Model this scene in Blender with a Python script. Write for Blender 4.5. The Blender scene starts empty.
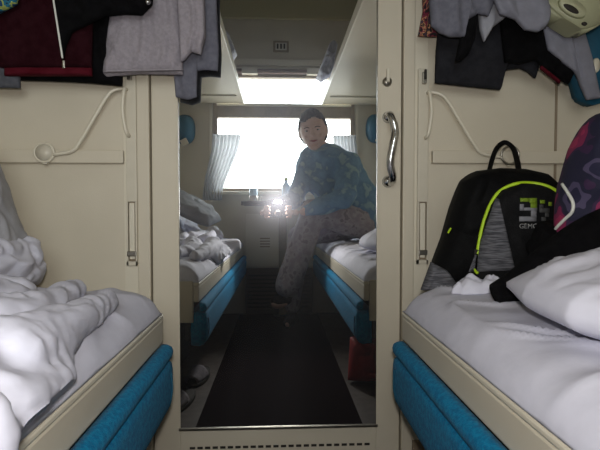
import bpy, bmesh, math, random
from mathutils import Vector, Matrix, Euler, noise
from mathutils.bvhtree import BVHTree
C = bpy.context.scene.collection
sc = bpy.context.scene
PI = math.pi
random.seed(4)

# ------------------------------------------------------------------ camera
CAM = Vector((0, -1.25, .71)); F = 467.0
ROT = Euler((math.radians(90-1.84), 0, math.radians(-2.70)))
cd = bpy.data.cameras.new('camera'); cam = bpy.data.objects.new('camera', cd); C.objects.link(cam)
cam.location = CAM; cam.rotation_euler = ROT
cd.sensor_width = 36; cd.lens = 36*F/600; cd.clip_start = .005
sc.camera = cam
RM = ROT.to_matrix()
TILT = math.radians(.50)
MN = Vector((0, -math.cos(TILT), math.sin(TILT))); MP = Vector((0, -.010, .71))

def ray(px, py):
    return (RM @ Vector(((px-300)/F, -(py-225)/F, -1))).normalized()
def D(px, py, y):
    """point of the place seen directly at that pixel, on the plane y"""
    d = ray(px, py); return CAM + d*((y-CAM.y)/d.y)
def M(px, py, y):
    """same, seen in the mirror"""
    d = ray(px, py); h = CAM + d*((MP-CAM).dot(MN)/d.dot(MN))
    r = d - 2*d.dot(MN)*MN
    return h + r*((y-h.y)/r.y)

# ------------------------------------------------------------------ materials
def srgb(c):
    return tuple((x/12.92 if x <= .04045 else ((x+.055)/1.055)**2.4) for x in c)
def mat(name, c, rough=.6, metal=0, var=.0, scale=40, bump=0, bscale=200, sheen=0, spec=.5, c2=None, detail=3):
    m = bpy.data.materials.new(name); m.use_nodes = True
    nt = m.node_tree; b = nt.nodes['Principled BSDF']
    col = (*srgb(c), 1)
    b.inputs['Base Color'].default_value = col
    b.inputs['Roughness'].default_value = rough; b.inputs['Metallic'].default_value = metal
    b.inputs['Specular IOR Level'].default_value = spec
    if sheen: b.inputs['Sheen Weight'].default_value = sheen
    tc = nt.nodes.new('ShaderNodeTexCoord')
    if var or c2:
        n = nt.nodes.new('ShaderNodeTexNoise'); n.inputs['Scale'].default_value = scale; n.inputs['Detail'].default_value = detail
        nt.links.new(tc.outputs['Object'], n.inputs['Vector'])
        r = nt.nodes.new('ShaderNodeValToRGB')
        a = c2 if c2 else tuple(max(0, x-var) for x in c); e = c if c2 else tuple(min(1, x+var) for x in c)
        r.color_ramp.elements[0].color = (*srgb(a), 1); r.color_ramp.elements[1].color = (*srgb(e), 1)
        r.color_ramp.elements[0].position = .38; r.color_ramp.elements[1].position = .62
        nt.links.new(n.outputs['Fac'], r.inputs['Fac']); nt.links.new(r.outputs['Color'], b.inputs['Base Color'])
    if bump:
        n2 = nt.nodes.new('ShaderNodeTexNoise'); n2.inputs['Scale'].default_value = bscale
        nt.links.new(tc.outputs['Object'], n2.inputs['Vector'])
        bp = nt.nodes.new('ShaderNodeBump'); bp.inputs['Strength'].default_value = bump; bp.inputs['Distance'].default_value = .002
        nt.links.new(n2.outputs['Fac'], bp.inputs['Height']); nt.links.new(bp.outputs['Normal'], b.inputs['Normal'])
    return m
def voronoi_mat(name, cols, scale, rough=.8, stretch=(1, 1, 1), smooth=False):
    m = bpy.data.materials.new(name); m.use_nodes = True; nt = m.node_tree; b = nt.nodes['Principled BSDF']
    b.inputs['Roughness'].default_value = rough
    tc = nt.nodes.new('ShaderNodeTexCoord'); mp = nt.nodes.new('ShaderNodeMapping'); mp.inputs['Scale'].default_value = stretch
    nz = nt.nodes.new('ShaderNodeTexNoise'); nz.inputs['Scale'].default_value = scale; nz.inputs['Detail'].default_value = 2
    nt.links.new(tc.outputs['Object'], mp.inputs['Vector']); nt.links.new(mp.outputs['Vector'], nz.inputs['Vector'])
    r = nt.nodes.new('ShaderNodeValToRGB'); r.color_ramp.interpolation = 'LINEAR' if smooth else 'CONSTANT'
    els = r.color_ramp.elements
    while len(els) < len(cols): els.new(.5)
    for i, (p, c) in enumerate(cols):
        els[i].position = p; els[i].color = (*srgb(c), 1)
    nt.links.new(nz.outputs['Fac'], r.inputs['Fac']); nt.links.new(r.outputs['Color'], b.inputs['Base Color'])
    return m

cream = mat('cream laminate', (.80, .765, .69), .38, var=.006, scale=6, spec=.4)
cream_wall = mat('cream wall laminate', (.80, .765, .69), .45, var=.012, scale=5, bump=.15, bscale=300, spec=.35)
cream_metal = mat('cream enamelled metal', (.80, .77, .70), .3, var=.01, scale=20)
cream_light = mat('pale cream lip', (.84, .81, .735), .35)
brown_metal = mat('brown window frame', (.55, .49, .41), .45, var=.02, scale=12)
dark_gap = mat('dark gap shade', (.20, .17, .14), .8)  # flat dark colour for the shaded gap round the door
dark = mat('dark interior laminate', (.16, .14, .12), .8, var=.02)
chrome = mat('chrome', (.80, .80, .80), .12, 1)
steel = mat('dull steel', (.62, .60, .56), .35, 1)
teal = mat('teal velour', (.02, .49, .66), .85, c2=(.0, .40, .57), scale=140, bump=.6, bscale=420, sheen=.05, spec=.1)
tealplain = mat('teal moulded plastic', (.05, .36, .47), .5, var=.01)
sheet = mat('white bed linen', (.81, .81, .86), .85, var=.012, scale=30, bump=.25, bscale=60, spec=.15)
linen = mat('white pillow linen', (.84, .84, .89), .85, var=.012, scale=30, bump=.2, bscale=70, spec=.15)
greylinen = mat('grey pillow linen', (.69, .69, .71), .85, var=.02, scale=30, bump=.2, bscale=90, spec=.15)
greyknit = mat('grey knit fabric', (.60, .575, .60), .95, c2=(.56, .535, .56), scale=120, bump=.7, bscale=260, spec=.1)
darkgrey = mat('dark grey jersey', (.33, .335, .36), .95, var=.02, scale=80, bump=.4, bscale=220, spec=.1)
bluegrey = mat('blue grey jersey', (.41, .41, .45), .95, var=.02, scale=80, bump=.4, bscale=220, spec=.1)
lightgrey = mat('light grey cotton', (.49, .49, .53), .9, var=.015, scale=40, bump=.3, bscale=150, spec=.1)
palegrey = mat('pale grey cotton', (.60, .60, .63), .9, var=.015, scale=40, bump=.3, bscale=150, spec=.1)
blackcloth = mat('black cloth', (.045, .043, .05), .95, var=.012, scale=60, bump=.5, bscale=200, spec=.1)
charcoal = mat('charcoal cloth', (.145, .145, .16), .95, var=.012, scale=60, bump=.4, bscale=200, spec=.1)
burgundy = mat('burgundy cloth', (.15, .04, .065), .95, var=.015, scale=50, bump=.4, bscale=200, spec=.1)
redband = mat('red hem band', (.29, .055, .10), .9, var=.02, spec=.1)
whiteplastic = mat('white plastic', (.85, .85, .82), .4)
floralmat = voronoi_mat('speckled floral print', [(0, (.10, .09, .10)), (.42, (.45, .12, .22)), (.50, (.75, .55, .40)), (.55, (.12, .10, .12)), (.62, (.30, .22, .30))], 70)
multicol = voronoi_mat('teal and lime print', [(0, (.05, .15, .25)), (.42, (.10, .40, .50)), (.52, (.60, .65, .35)), (.6, (.08, .25, .40))], 40)
pinkmat = voronoi_mat('navy and pink print', [(0, (.62, .17, .34)), (.36, (.50, .13, .30)), (.42, (.20, .10, .24)), (.47, (.09, .085, .19)), (.56, (.28, .25, .36)), (.62, (.10, .09, .21))], 13)
neon = mat('neon lime piping', (.72, .86, .12), .5)
packblack = mat('black nylon', (.03, .03, .034), .7, var=.008, scale=80, bump=.5, bscale=350, spec=.12)
packfront = mat('charcoal nylon', (.085, .085, .09), .7, var=.01, scale=80, bump=.5, bscale=350, spec=.12)
def heather():
    m = bpy.data.materials.new('heather grey weave'); m.use_nodes = True; nt = m.node_tree; b = nt.nodes['Principled BSDF']
    b.inputs['Roughness'].default_value = .9
    tc = nt.nodes.new('ShaderNodeTexCoord'); mp = nt.nodes.new('ShaderNodeMapping'); mp.inputs['Scale'].default_value = (25, 25, 260)
    n = nt.nodes.new('ShaderNodeTexNoise'); n.inputs['Scale'].default_value = 1.5; n.inputs['Detail'].default_value = 3
    r = nt.nodes.new('ShaderNodeValToRGB'); r.color_ramp.elements[0].color = (*srgb((.24, .24, .26)), 1); r.color_ramp.elements[1].color = (*srgb((.42, .42, .44)), 1)
    r.color_ramp.elements[0].position = .4; r.color_ramp.elements[1].position = .62
    nt.links.new(tc.outputs['Object'], mp.inputs['Vector']); nt.links.new(mp.outputs['Vector'], n.inputs['Vector'])
    nt.links.new(n.outputs['Fac'], r.inputs['Fac']); nt.links.new(r.outputs['Color'], b.inputs['Base Color'])
    return m
heathermat = heather()
lino = mat('brown grey linoleum', (.30, .27, .25), .5, var=.03, scale=25)
rugmat = mat('dark burgundy carpet', (.065, .025, .035), 1, var=.01, scale=120, bump=.8, bscale=500, spec=.05)
ceilmat = mat('grey ceiling panel', (.62, .62, .60), .6, var=.01, scale=5)
skin = mat('skin', (.88, .72, .65), .55, var=.012, scale=30)
hairmat = mat('short brown hair', (.26, .15, .09), .8, c2=(.15, .085, .05), scale=160, bump=.8, bscale=300)
shirtmat = voronoi_mat('blue patterned shirt', [(0, (.42, .58, .74)), (.40, (.48, .64, .78)), (.55, (.42, .57, .72)), (.62, (.60, .73, .79))], 16, smooth=True)
pantsmat = voronoi_mat('grey floral trousers', [(0, (.68, .65, .68)), (.36, (.57, .53, .57)), (.43, (.74, .71, .74)), (.60, (.65, .61, .65))], 26, smooth=True)
eyewhite = mat('eye white', (.85, .85, .85), .2); iris = mat('dark iris', (.12, .09, .07), .2); lipmat = mat('lips', (.66, .34, .33), .5)
camblack = mat('black camera body', (.06, .06, .07), .4); lensglass = mat('lens glass', (.02, .02, .04), .05)
redmat = mat('red nylon', (.55, .07, .08), .7, var=.03, scale=20, bump=.5, bscale=80)
slipper_m = mat('grey felt', (.42, .40, .42), .95, var=.03, scale=50)
curtain_m = bpy.data.materials.new('white translucent curtain'); curtain_m.use_nodes = True
nt = curtain_m.node_tree; nt.nodes.clear()
o_ = nt.nodes.new('ShaderNodeOutputMaterial'); mx = nt.nodes.new('ShaderNodeMixShader'); di = nt.nodes.new('ShaderNodeBsdfDiffuse'); tr = nt.nodes.new('ShaderNodeBsdfTranslucent')
di.inputs['Color'].default_value = (.8, .8, .82, 1); tr.inputs['Color'].default_value = (.78, .79, .8, 1); mx.inputs['Fac'].default_value = .5
nt.links.new(di.outputs[0], mx.inputs[1]); nt.links.new(tr.outputs[0], mx.inputs[2]); nt.links.new(mx.outputs[0], o_.inputs[0])
glass_m = bpy.data.materials.new('window glass'); glass_m.use_nodes = True
nt = glass_m.node_tree; nt.nodes.clear()
o_ = nt.nodes.new('ShaderNodeOutputMaterial'); mx = nt.nodes.new('ShaderNodeMixShader'); ta = nt.nodes.new('ShaderNodeBsdfTransparent'); gl = nt.nodes.new('ShaderNodeBsdfGlossy')
ta.inputs['Color'].default_value = (.96, .97, .96, 1); gl.inputs['Roughness'].default_value = .02; mx.inputs['Fac'].default_value = .06
nt.links.new(ta.outputs[0], mx.inputs[1]); nt.links.new(gl.outputs[0], mx.inputs[2]); nt.links.new(mx.outputs[0], o_.inputs[0])
mirror_m = bpy.data.materials.new('dusty mirror with flare haze'); mirror_m.use_nodes = True
nt = mirror_m.node_tree; nt.nodes.clear()
o_ = nt.nodes.new('ShaderNodeOutputMaterial'); mx = nt.nodes.new('ShaderNodeMixShader'); gl = nt.nodes.new('ShaderNodeBsdfGlossy'); di = nt.nodes.new('ShaderNodeBsdfDiffuse')
m2 = nt.nodes.new('ShaderNodeMixShader'); g2 = nt.nodes.new('ShaderNodeBsdfGlossy'); g2.inputs['Roughness'].default_value = .20  # bluish rough lobe imitates lens-flare haze over the reflection
g2.inputs['Color'].default_value = (.9, .9, 1, 1); m2.inputs['Fac'].default_value = .022
gl.inputs['Color'].default_value = (.86, .88, .87, 1); gl.inputs['Roughness'].default_value = 0
di.inputs['Color'].default_value = (.5, .5, .52, 1)
nz = nt.nodes.new('ShaderNodeTexNoise'); nz.inputs['Scale'].default_value = 3; mr = nt.nodes.new('ShaderNodeMapRange')
mr.inputs['From Min'].default_value = .3; mr.inputs['From Max'].default_value = .7; mr.inputs['To Min'].default_value = .012; mr.inputs['To Max'].default_value = .035
nt.links.new(nz.outputs['Fac'], mr.inputs['Value']); nt.links.new(mr.outputs['Result'], mx.inputs['Fac'])
nt.links.new(gl.outputs[0], m2.inputs[1]); nt.links.new(g2.outputs[0], m2.inputs[2])
nt.links.new(m2.outputs[0], mx.inputs[1]); nt.links.new(di.outputs[0], mx.inputs[2]); nt.links.new(mx.outputs[0], o_.inputs[0])
def emat(name, c, s):
    m = bpy.data.materials.new(name); m.use_nodes = True; nt = m.node_tree; b = nt.nodes['Principled BSDF']
    b.inputs['Emission Color'].default_value = (*c, 1); b.inputs['Emission Strength'].default_value = s
    return m
flash_m = emat('firing flash tube', (1, .97, .95), 60)

# ------------------------------------------------------------------ helpers
def tag(o, label=None, cat=None, group=None, kind=None):
    if label: o['label'] = label
    if cat: o['category'] = cat
    if group: o['group'] = group
    if kind: o['kind'] = kind
    return o
def thing(name, label, cat, loc=(0, 0, 0), group=None):
    o = bpy.data.objects.new(name, None); C.objects.link(o); o.location = loc; o.empty_display_size = .05
    return tag(o, label, cat, group)
def world_loc(p):
    l = Vector((0, 0, 0))
    while p is not None: l += p.location; p = p.parent
    return l
def link(name, bm, m, parent=None, smooth=True, origin=None):
    """all geometry is written in world coordinates and moved to the parent's (or its own) origin"""
    bmesh.ops.recalc_face_normals(bm, faces=bm.faces)
    if origin is None:
        vs = [v.co for v in bm.verts]
        lo = Vector([min(v[i] for v in vs) for i in range(3)]); hi = Vector([max(v[i] for v in vs) for i in range(3)])
        origin = Vector(((lo.x+hi.x)/2, (lo.y+hi.y)/2, lo.z))
    origin = Vector(origin)
    bm.transform(Matrix.Translation(-origin))
    me = bpy.data.meshes.new(name); bm.to_mesh(me); bm.free()
    for p in me.polygons: p.use_smooth = smooth
    mats = m if isinstance(m, (list, tuple)) else [m]
    for x in mats: me.materials.append(x)
    o = bpy.data.objects.new(name, me); C.objects.link(o)
    if parent is not None:
        o.parent = parent; o.location = origin - world_loc(parent)
    else: o.location = origin
    return o
def box(bm, a, b, bev=.0, seg=2):
    a, b = Vector(a), Vector(b); c = (a+b)/2; s = (b-a)
    r = bmesh.ops.create_cube(bm, size=1, matrix=Matrix.Translation(c) @ Matrix.Diagonal((abs(s.x), abs(s.y), abs(s.z), 1)))
    if bev:
        es = set(e for v in r['verts'] for e in v.link_edges)
        bmesh.ops.bevel(bm, geom=list(es), offset=bev, segments=seg, affect='EDGES', profile=.5)
    return bm
def BX(name, a, b, m, parent=None, bev=.002, **k):
    return link(name, box(bmesh.new(), a, b, bev), m, parent, smooth=False, **k)
def catmull(pts, n=8):
    P = [Vector(p) for p in pts]; out = []
    Q = [2*P[0]-P[1]] + P + [2*P[-1]-P[-2]]
    for i in range(1, len(Q)-2):
        for k in range(n):
            t = k/n; a, b, c, d = Q[i-1:i+3]
            out.append(.5*((2*b)+(-a+c)*t+(2*a-5*b+4*c-d)*t*t+(-a+3*b-3*c+d)*t**3))
    out.append(P[-1]); return out
def tube(bm, pts, r, seg=10, closed=False, flat=1.0, smooth=True):
    P = catmull(pts, 6) if (smooth and not closed and len(pts) > 2) else [Vector(p) for p in pts]
    n = len(P); rings = []; up = Vector((0, 0, 1)); prev = None
    for i, p in enumerate(P):
        if closed: t = (P[(i+1) % n]-P[i-1]).normalized()
        else: t = (P[min(i+1, n-1)]-P[max(i-1, 0)]).normalized()
        if prev is None:
            a = t.cross(Vector((0, 1, 0)));
            if a.length < .1: a = t.cross(up)
        else: a = prev - t*prev.dot(t)
        a.normalize(); prev = a; b = t.cross(a)
        rr = r(i/(n-1)) if callable(r) else r
        rings.append([bm.verts.new(p + a*math.cos(2*PI*k/seg)*rr + b*math.sin(2*PI*k/seg)*rr*flat) for k in range(seg)])
    for i in range(n if closed else n-1):
        A, B = rings[i], rings[(i+1) % n]
        for k in range(seg): bm.faces.new((A[k], A[(k+1) % seg], B[(k+1) % seg], B[k]))
    if not closed:
        bm.faces.new(rings[0]); bm.faces.new(rings[-1])
    return bm
def T(name, pts, r, m, parent=None, **k):
    return link(name, tube(bmesh.new(), pts, r, **k), m, parent)
def prism(bm, prof, y0, y1, axis='y', inset=.0):
    """extrude an (x,z) outline along y"""
    ys = [y0, y1] if not inset else [y0, y0+inset*.3, y0+inset, y1-inset, y1-inset*.3, y1]
    cx = sum(p[0] for p in prof)/len(prof); cz = sum(p[1] for p in prof)/len(prof)
    rings = []
    for j, y in enumerate(ys):
        s = 1
        if inset: s = [.80, .95, 1, 1, .95, .80][j]
        rings.append([bm.verts.new((cx+(x-cx)*s, y, cz+(z-cz)*s)) for x, z in prof])
    n = len(prof)
    for A, B in zip(rings, rings[1:]):
        for k in range(n): bm.faces.new((A[k], A[(k+1) % n], B[(k+1) % n], B[k]))
    bm.faces.new(rings[0]); bm.faces.new(rings[-1]); return bm
def poly_at(pl, t):
    L = [0]
    for a, b in zip(pl, pl[1:]): L.append(L[-1]+(Vector(b)-Vector(a)).length)
    s = t*L[-1]
    for i in range(len(pl)-1):
        if s <= L[i+1] or i == len(pl)-2:
            q = (s-L[i])/max(1e-9, L[i+1]-L[i]); return Vector(pl[i]).lerp(Vector(pl[i+1]), q)
def puff(name, top, bottom, left, right, to3d, thick, fold, freq, m, parent=None, nu=60, nv=50, seed=0, crumple=0., cs=6, back=.4, ex=6, edge=.004, drift=.35, label=None):
    """a cloth body filling four boundary curves (2D); to3d(a, b, h) puts it into the place; h is the height above its mid plane"""
    tl, tr, bl, br = Vector(top[0]), Vector(top[-1]), Vector(bottom[0]), Vector(bottom[-1])
    left = [tuple(tl)]+list(left)+[tuple(bl)]; right = [tuple(tr)]+list(right)+[tuple(br)]
    bm = bmesh.new(); fr, bk = [], []
    for j in range(nv+1):
        v = j/nv; L = poly_at(left, v); R = poly_at(right, v); rowf, rowb = [], []
        for i in range(nu+1):
            u = i/nu
            p = (1-v)*poly_at(top, u)+v*poly_at(bottom, u)+(1-u)*L+u*R - ((1-u)*(1-v)*tl+u*(1-v)*tr+(1-u)*v*bl+u*v*br)
            e = math.sqrt(max(0, (1-abs(2*u-1)**ex)*(1-abs(2*v-1)**ex)))
            w = noise.noise(Vector((u*1.5, v*2, seed)))*drift
            fo = fold*(math.sin((u+w)*freq*2*PI+seed)+.4*math.sin((u*1.7+w*1.6)*freq*2*PI+seed*2))*(.35+.65*v)
            cr = 0
            if crumple:
                q = Vector((p.x*cs, p.y*cs, seed)); q += Vector((noise.noise(q*1.3), noise.noise(q*1.3+Vector((9, 2, 1))), 0))*.8
                cr = crumple*(abs(noise.noise(q))*1.6+.5*abs(noise.noise(q*2.3)))
            rowf.append(bm.verts.new(to3d(p.x, p.y, edge+thick*e+(fo+cr)*(e if e < .5 else 1)*min(1, e*1.5))))
            if 0 < i < nu and 0 < j < nv: rowb.append(bm.verts.new(to3d(p.x, p.y, -edge-thick*e*back+(fo*.7)*min(1, e))))
            else: rowb.append(bm.verts.new(to3d(p.x, p.y, -edge)))
        fr.append(rowf); bk.append(rowb)
    for j in range(nv):
        for i in range(nu):
            bm.faces.new((fr[j][i], fr[j][i+1], fr[j+1][i+1], fr[j+1][i]))
            bm.faces.new((bk[j][i], bk[j+1][i], bk[j+1][i+1], bk[j][i+1]))
    for i in range(nu):
        bm.faces.new((fr[0][i], bk[0][i], bk[0][i+1], fr[0][i+1])); bm.faces.new((fr[nv][i], fr[nv][i+1], bk[nv][i+1], bk[nv][i]))
    for j in range(nv):
        bm.faces.new((fr[j][0], fr[j+1][0], bk[j+1][0], bk[j][0])); bm.faces.new((fr[j][nu], bk[j][nu], bk[j+1][nu], fr[j+1][nu]))
    return link(name, bm, m, parent)
def wallcloth(y):
    return lambda a, b, h: Vector((a, y-h, b))
def px2(pts, y):
    r = [D(p[0], p[1], y) for p in pts]; return [(q.x, q.z) for q in r]
def hang(name, y, top, bottom, left, right, thick, fold, freq, m, parent=None, **k):
    """a garment hung on the corridor wall; outline as seen at the distance y"""
    return puff(name, px2(top, y), px2(bottom, y), px2(left, y) if left else [], px2(right, y) if right else [], wallcloth(y), thick, fold, freq, m, parent, **k)
def bvh(o):
    me = o.data; mw = Matrix.Translation(world_loc(o))
    return BVHTree.FromPolygons([mw @ v.co for v in me.vertices], [tuple(p.vertices) for p in me.polygons])
def hit(tree, px, py, off=.0015):
    d = ray(px, py); h = tree.ray_cast(CAM, d)
    return (h[0] - d*off) if h[0] is not None else None

def remesh(bm, voxel, smooth=2):
    me = bpy.data.meshes.new('r'); bm.to_mesh(me); bm.free(); ob = bpy.data.objects.new('r', me); C.objects.link(ob)
    md = ob.modifiers.new('r', 'REMESH'); md.mode = 'VOXEL'; md.voxel_size = voxel; md.use_smooth_shade = True
    if smooth:
        sm = ob.modifiers.new('sm', 'SMOOTH'); sm.factor = .5; sm.iterations = smooth
    dg = bpy.context.evaluated_depsgraph_get(); dg.update()
    m = bpy.data.meshes.new_from_object(ob.evaluated_get(dg)); bpy.data.objects.remove(ob)
    b = bmesh.new(); b.from_mesh(m); return b
def caps(chains, voxel=.009, smooth=8):
    bm = bmesh.new()
    for ch in chains:
        for (p, r), (q, t) in zip(ch, ch[1:]):
            p, q = Vector(p), Vector(q); n = max(2, int((q-p).length/(.35*min(r, t))))
            for k in range(n+1):
                c = p.lerp(q, k/n); rr = r+(t-r)*k/n
                bmesh.ops.create_icosphere(bm, subdivisions=2, radius=rr, matrix=Matrix.Translation(c))
    return remesh(bm, voxel, smooth)

# ------------------------------------------------------------------ the room
XL, XR, YB, ZC = -.90, .92, -2.15, 2.27
S = lambda *a, **k: tag(BX(*a, **k), kind='structure')
S('floor', (XL-.05, YB-.05, -.03), (XR+.05, .06, 0), lino, bev=0)
S('ceiling', (XL-.05, YB-.05, ZC), (XR+.05, .06, ZC+.03), ceilmat, bev=0)
S('wall_left', (XL-.05, YB-.05, 0), (XL, .06, ZC), cream_wall, bev=0)
S('wall_right', (XR, YB-.05, 0), (XR+.05, .06, ZC), cream_wall, bev=0)
# corridor wall, two panels and the head over the door
dl, dr = D(151.5, 300, 0).x, D(401.5, 300, 0).x
bm = bmesh.new()
box(bm, (XL, 0, 0), (dl, .055, ZC)); box(bm, (dr, 0, 0), (XR, .055, ZC)); box(bm, (dl, 0, 2.0), (dr, .055, ZC))
tag(link('wall_front', bm, cream_wall, smooth=False), kind='structure')
S('trim_1', (dl-.031, -.012, 0), (dl+.001, .0, 2.03), cream, bev=.003)
S('trim_2', (dr-.001, -.012, 0), (dr+.030, .0, 2.03), cream, bev=.003)
S('trim_3', (dl-.031, -.012, 2.0), (dr+.030, 0, 2.03), cream, bev=.003)
# horizontal rails, joint strip, base rail
zr0, zr1 = D(60, 163.5, 0).z, D(60, 150.5, 0).z
xj = D(556, 100, 0).x
S('trim_4', (XL, -.018, zr0), (D(125, 150, 0).x, 0, zr1), cream, bev=.002)
S('trim_5', (D(431, 150, 0).x, -.018, zr0+.004), (XR, 0, zr1+.004), cream, bev=.002)
S('trim_6', (xj-.003, -.003, 0), (xj+.003, 0, ZC), brown_metal, bev=0)
S('trim_7', (dl-.0315-.036, -.004, 0), (dl-.0315, 0, 2.1), cream_light, bev=.001)
S('trim_8', (dr+.0305, -.004, 0), (dr+.0305+.036, 0, 2.1), cream_light, bev=.001)
S('baseboard_front_left', (XL, -.012, 0), (dl-.032, 0, .08), brown_metal)
S('baseboard_front_right', (dr+.031, -.012, 0), (XR, 0, .08), brown_metal)

# window wall
wl, wr = M(217, 160, YB).x, M(351, 160, YB).x
wb, wt = M(280, 189, YB).z, M(280, 77, YB).z
zt0, zt1 = M(280, 118, YB).z, M(280, 104, YB).z
print('window', wl, wr, wb, wt, zt0, zt1, 'ceil', M(280, 8, YB).z, 'berth', M(243.6, 103.5, -2.12), M(322.5, 103.5, -2.12), 'floor', M(280, 319, YB))
bm = bmesh.new()
box(bm, (XL, YB-.05, 0), (wl, YB, ZC)); box(bm, (wr, YB-.05, 0), (XR, YB, ZC))
box(bm, (wl, YB-.05, 0), (wr, YB, wb)); box(bm, (wl, YB-.05, wt), (wr, YB, ZC))
tag(link('wall_back', bm, cream_wall, smooth=False), kind='structure')
win = thing('window_1', None, None, ((wl+wr)/2, YB, wb)); win['kind'] = 'structure'
bm = bmesh.new(); fw = .024
box(bm, (wl-fw, YB-.04, wb-.02), (wl+.005, YB+.012, wt+.02), .002); box(bm, (wr-.005, YB-.04, wb-.02), (wr+fw, YB+.012, wt+.02), .002)
box(bm, (wl, YB-.04, wt-.008), (wr, YB+.012, wt+.02), .002); box(bm, (wl, YB-.04, wb-.02), (wr, YB+.012, wb+.006), .002)
link('window_frame', bm, brown_metal, win, smooth=False)
bm = bmesh.new(); box(bm, (wl, YB-.04, zt0), (wr, YB+.010, zt1-.02), .002)
link('transom', bm, brown_metal, win, smooth=False)
BX('transom_lip', (wl, YB-.038, zt1-.0195), (wr, YB+.014, zt1), cream_light, win)
BX('pane', (wl, YB-.030, wb), (wr, YB-.026, zt0), glass_m, win, bev=0)
BX('pane', (wl, YB-.030, zt1), (wr, YB-.026, wt), glass_m, win, bev=0)
BX('window_sill', (wl-.03, YB-.0, wb-.045), (wr+.03, YB+.055, wb-.021), cream_light, win, bev=.004)
S('trim_9', (wl-.052, YB, .86), (wl-.030, YB+.012, 1.62), cream_light)
S('trim_10', (wr+.030, YB, .86), (wr+.052, YB+.012, 1.62), cream_light)
S('trim_11', (wl-.2, YB, M(280, 66, YB).z), (wr+.2, YB+.02, M(280, 60, YB).z), cream_light)
S('trim_12', (XL, YB, M(280, 20, YB).z), (XR, YB+.03, ZC), mat('yellowish cornice', (.74, .70, .54), .5), bev=.004)
S('trim_13', (XL, YB, M(280, 271, YB).z-.012), (XR, YB+.012, M(280, 271, YB).z+.012), cream_light)
S('trim_14', (-.235, YB, M(280, 266, YB).z), (.26, YB+.006, M(280, 214, YB).z), cream_light)
h = thing('heater_cover', 'dark slatted heater cover along the foot of the window wall', 'heater', (0, YB+.02, 0))
BX('panel', (-.232, YB, 0), (.245, YB+.045, .33), mat('brown heater metal', (.24, .20, .17), .6), h)
bm = bmesh.new()
for k in range(9): box(bm, (-.215, YB+.045, .05+k*.028), (.225, YB+.052, .062+k*.028))
link('grille', bm, dark, h, smooth=False)
v = thing('vent_cover', 'small pale square cover on wall panel below the table', 'vent', (-.1, YB, .55))
q0, q1 = M(258, 250, YB), M(272, 234, YB)
BX('plate', (q0.x, YB+.0062, q0.z), (q1.x, YB+.008, q1.z), cream_light, v)
bm = bmesh.new()
for k in range(4): box(bm, (q0.x+.015, YB+.008, q0.z+.02+k*.02), (q1.x-.015, YB+.010, q0.z+.028+k*.02))
link('slots', bm, brown_metal, v, smooth=False)
# roller blind above the window
rb = thing('roller_blind', 'rolled-up brown blind on a rod across the top of the window', 'blind', (0, YB+.03, wt+.02))
zb = wt+.028
T('roller', [(wl-.01, YB+.035, zb), (wr+.01, YB+.035, zb)], .017, mat('brown blind fabric', (.46, .38, .35), .8), rb, seg=16)
for x in (M(250, 72, YB).x, M(314, 72, YB).x):
    BX('bracket', (x-.055, YB+.001, zb-.022), (x+.055, YB+.056, zb+.022), cream_metal, rb)
sp = thing('wall_speaker', 'small square fixture with a dark grille high above the window', 'fixture', (0, YB, 2.0))
q = M(281, 47, YB)
BX('plate', (q.x-.055, YB, q.z-.04), (q.x+.055, YB+.010, q.z+.04), brown_metal, sp)
bm = bmesh.new(); box(bm, (q.x-.04, YB+.010, q.z-.026), (q.x+.04, YB+.014, q.z+.026))
link('face', bm, cream_metal, sp, smooth=False)
bm = bmesh.new()
for k in (-1, 0, 1): box(bm, (q.x+k*.024-.006, YB+.014, q.z-.018), (q.x+k*.024+.006, YB+.016, q.z+.018))
link('slots', bm, dark, sp, smooth=False)

# curtain wire and curtains
zc = M(280, 137, YB+.03).z
cw = thing('curtain_wire', 'thin wire stretched across the middle of the window', 'curtain wire', (0, YB+.03, zc))
T('wire', [(wl-.02, YB+.03, zc), (wr+.02, YB+.03, zc)], .004, steel, cw)
for x in (wl-.014, wr+.014): BX('hook', (x-.006, YB+.0125, zc-.01), (x+.006, YB+.034, zc+.01), steel, cw)
def curtain(top, bottom, lab, seed):
    bm = bmesh.new(); nu, nv = 70, 24; g = []
    for j in range(nv+1):
        v = j/nv; row = []
        for i in range(nu+1):
            u = i/nu; s = v*v*(3-2*v)
            x = (top[0]*(1-s)+bottom[0]*s)*(1-u) + (top[1]*(1-s)+bottom[1]*s)*u
            z = zc+.012 + (bottom[2]-zc)*v
            y = YB+.050 + .012*math.sin(u*2*PI*7+seed+1.5*noise.noise(Vector((u*3, v*2, seed))))*(1-.2*v)+.004
            row.append(bm.verts.new((x, y, z)))
        g.append(row)
    for j in range(nv):
        for i in range(nu): bm.faces.new((g[j][i], g[j][i+1], g[j+1][i+1], g[j+1][i]))
    o = link('curtain', bm, curtain_m); md = o.modifiers.new('s', 'SOLIDIFY'); md.thickness = .0012
    return tag(o, lab, 'curtain')
a0, a1 = M(213, 138, YB+.05).x, M(241, 138, YB+.05).x
b0, b1 = M(203, 205, YB+.05).x, M(222, 205, YB+.05).x
zcb = M(213, 202, YB+.05).z
curtain((a0, a1), (b0, b1, zcb), 'white half curtain gathered at the left jamb of the window above the rumpled bedding', 1)
a0, a1 = M(333, 138, YB+.05).x, M(356, 138, YB+.05).x
curtain((a0, a1), (a0+.06, a1+.07, zcb), 'white half curtain at the right jamb of the window behind the seated person', 3)

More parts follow.
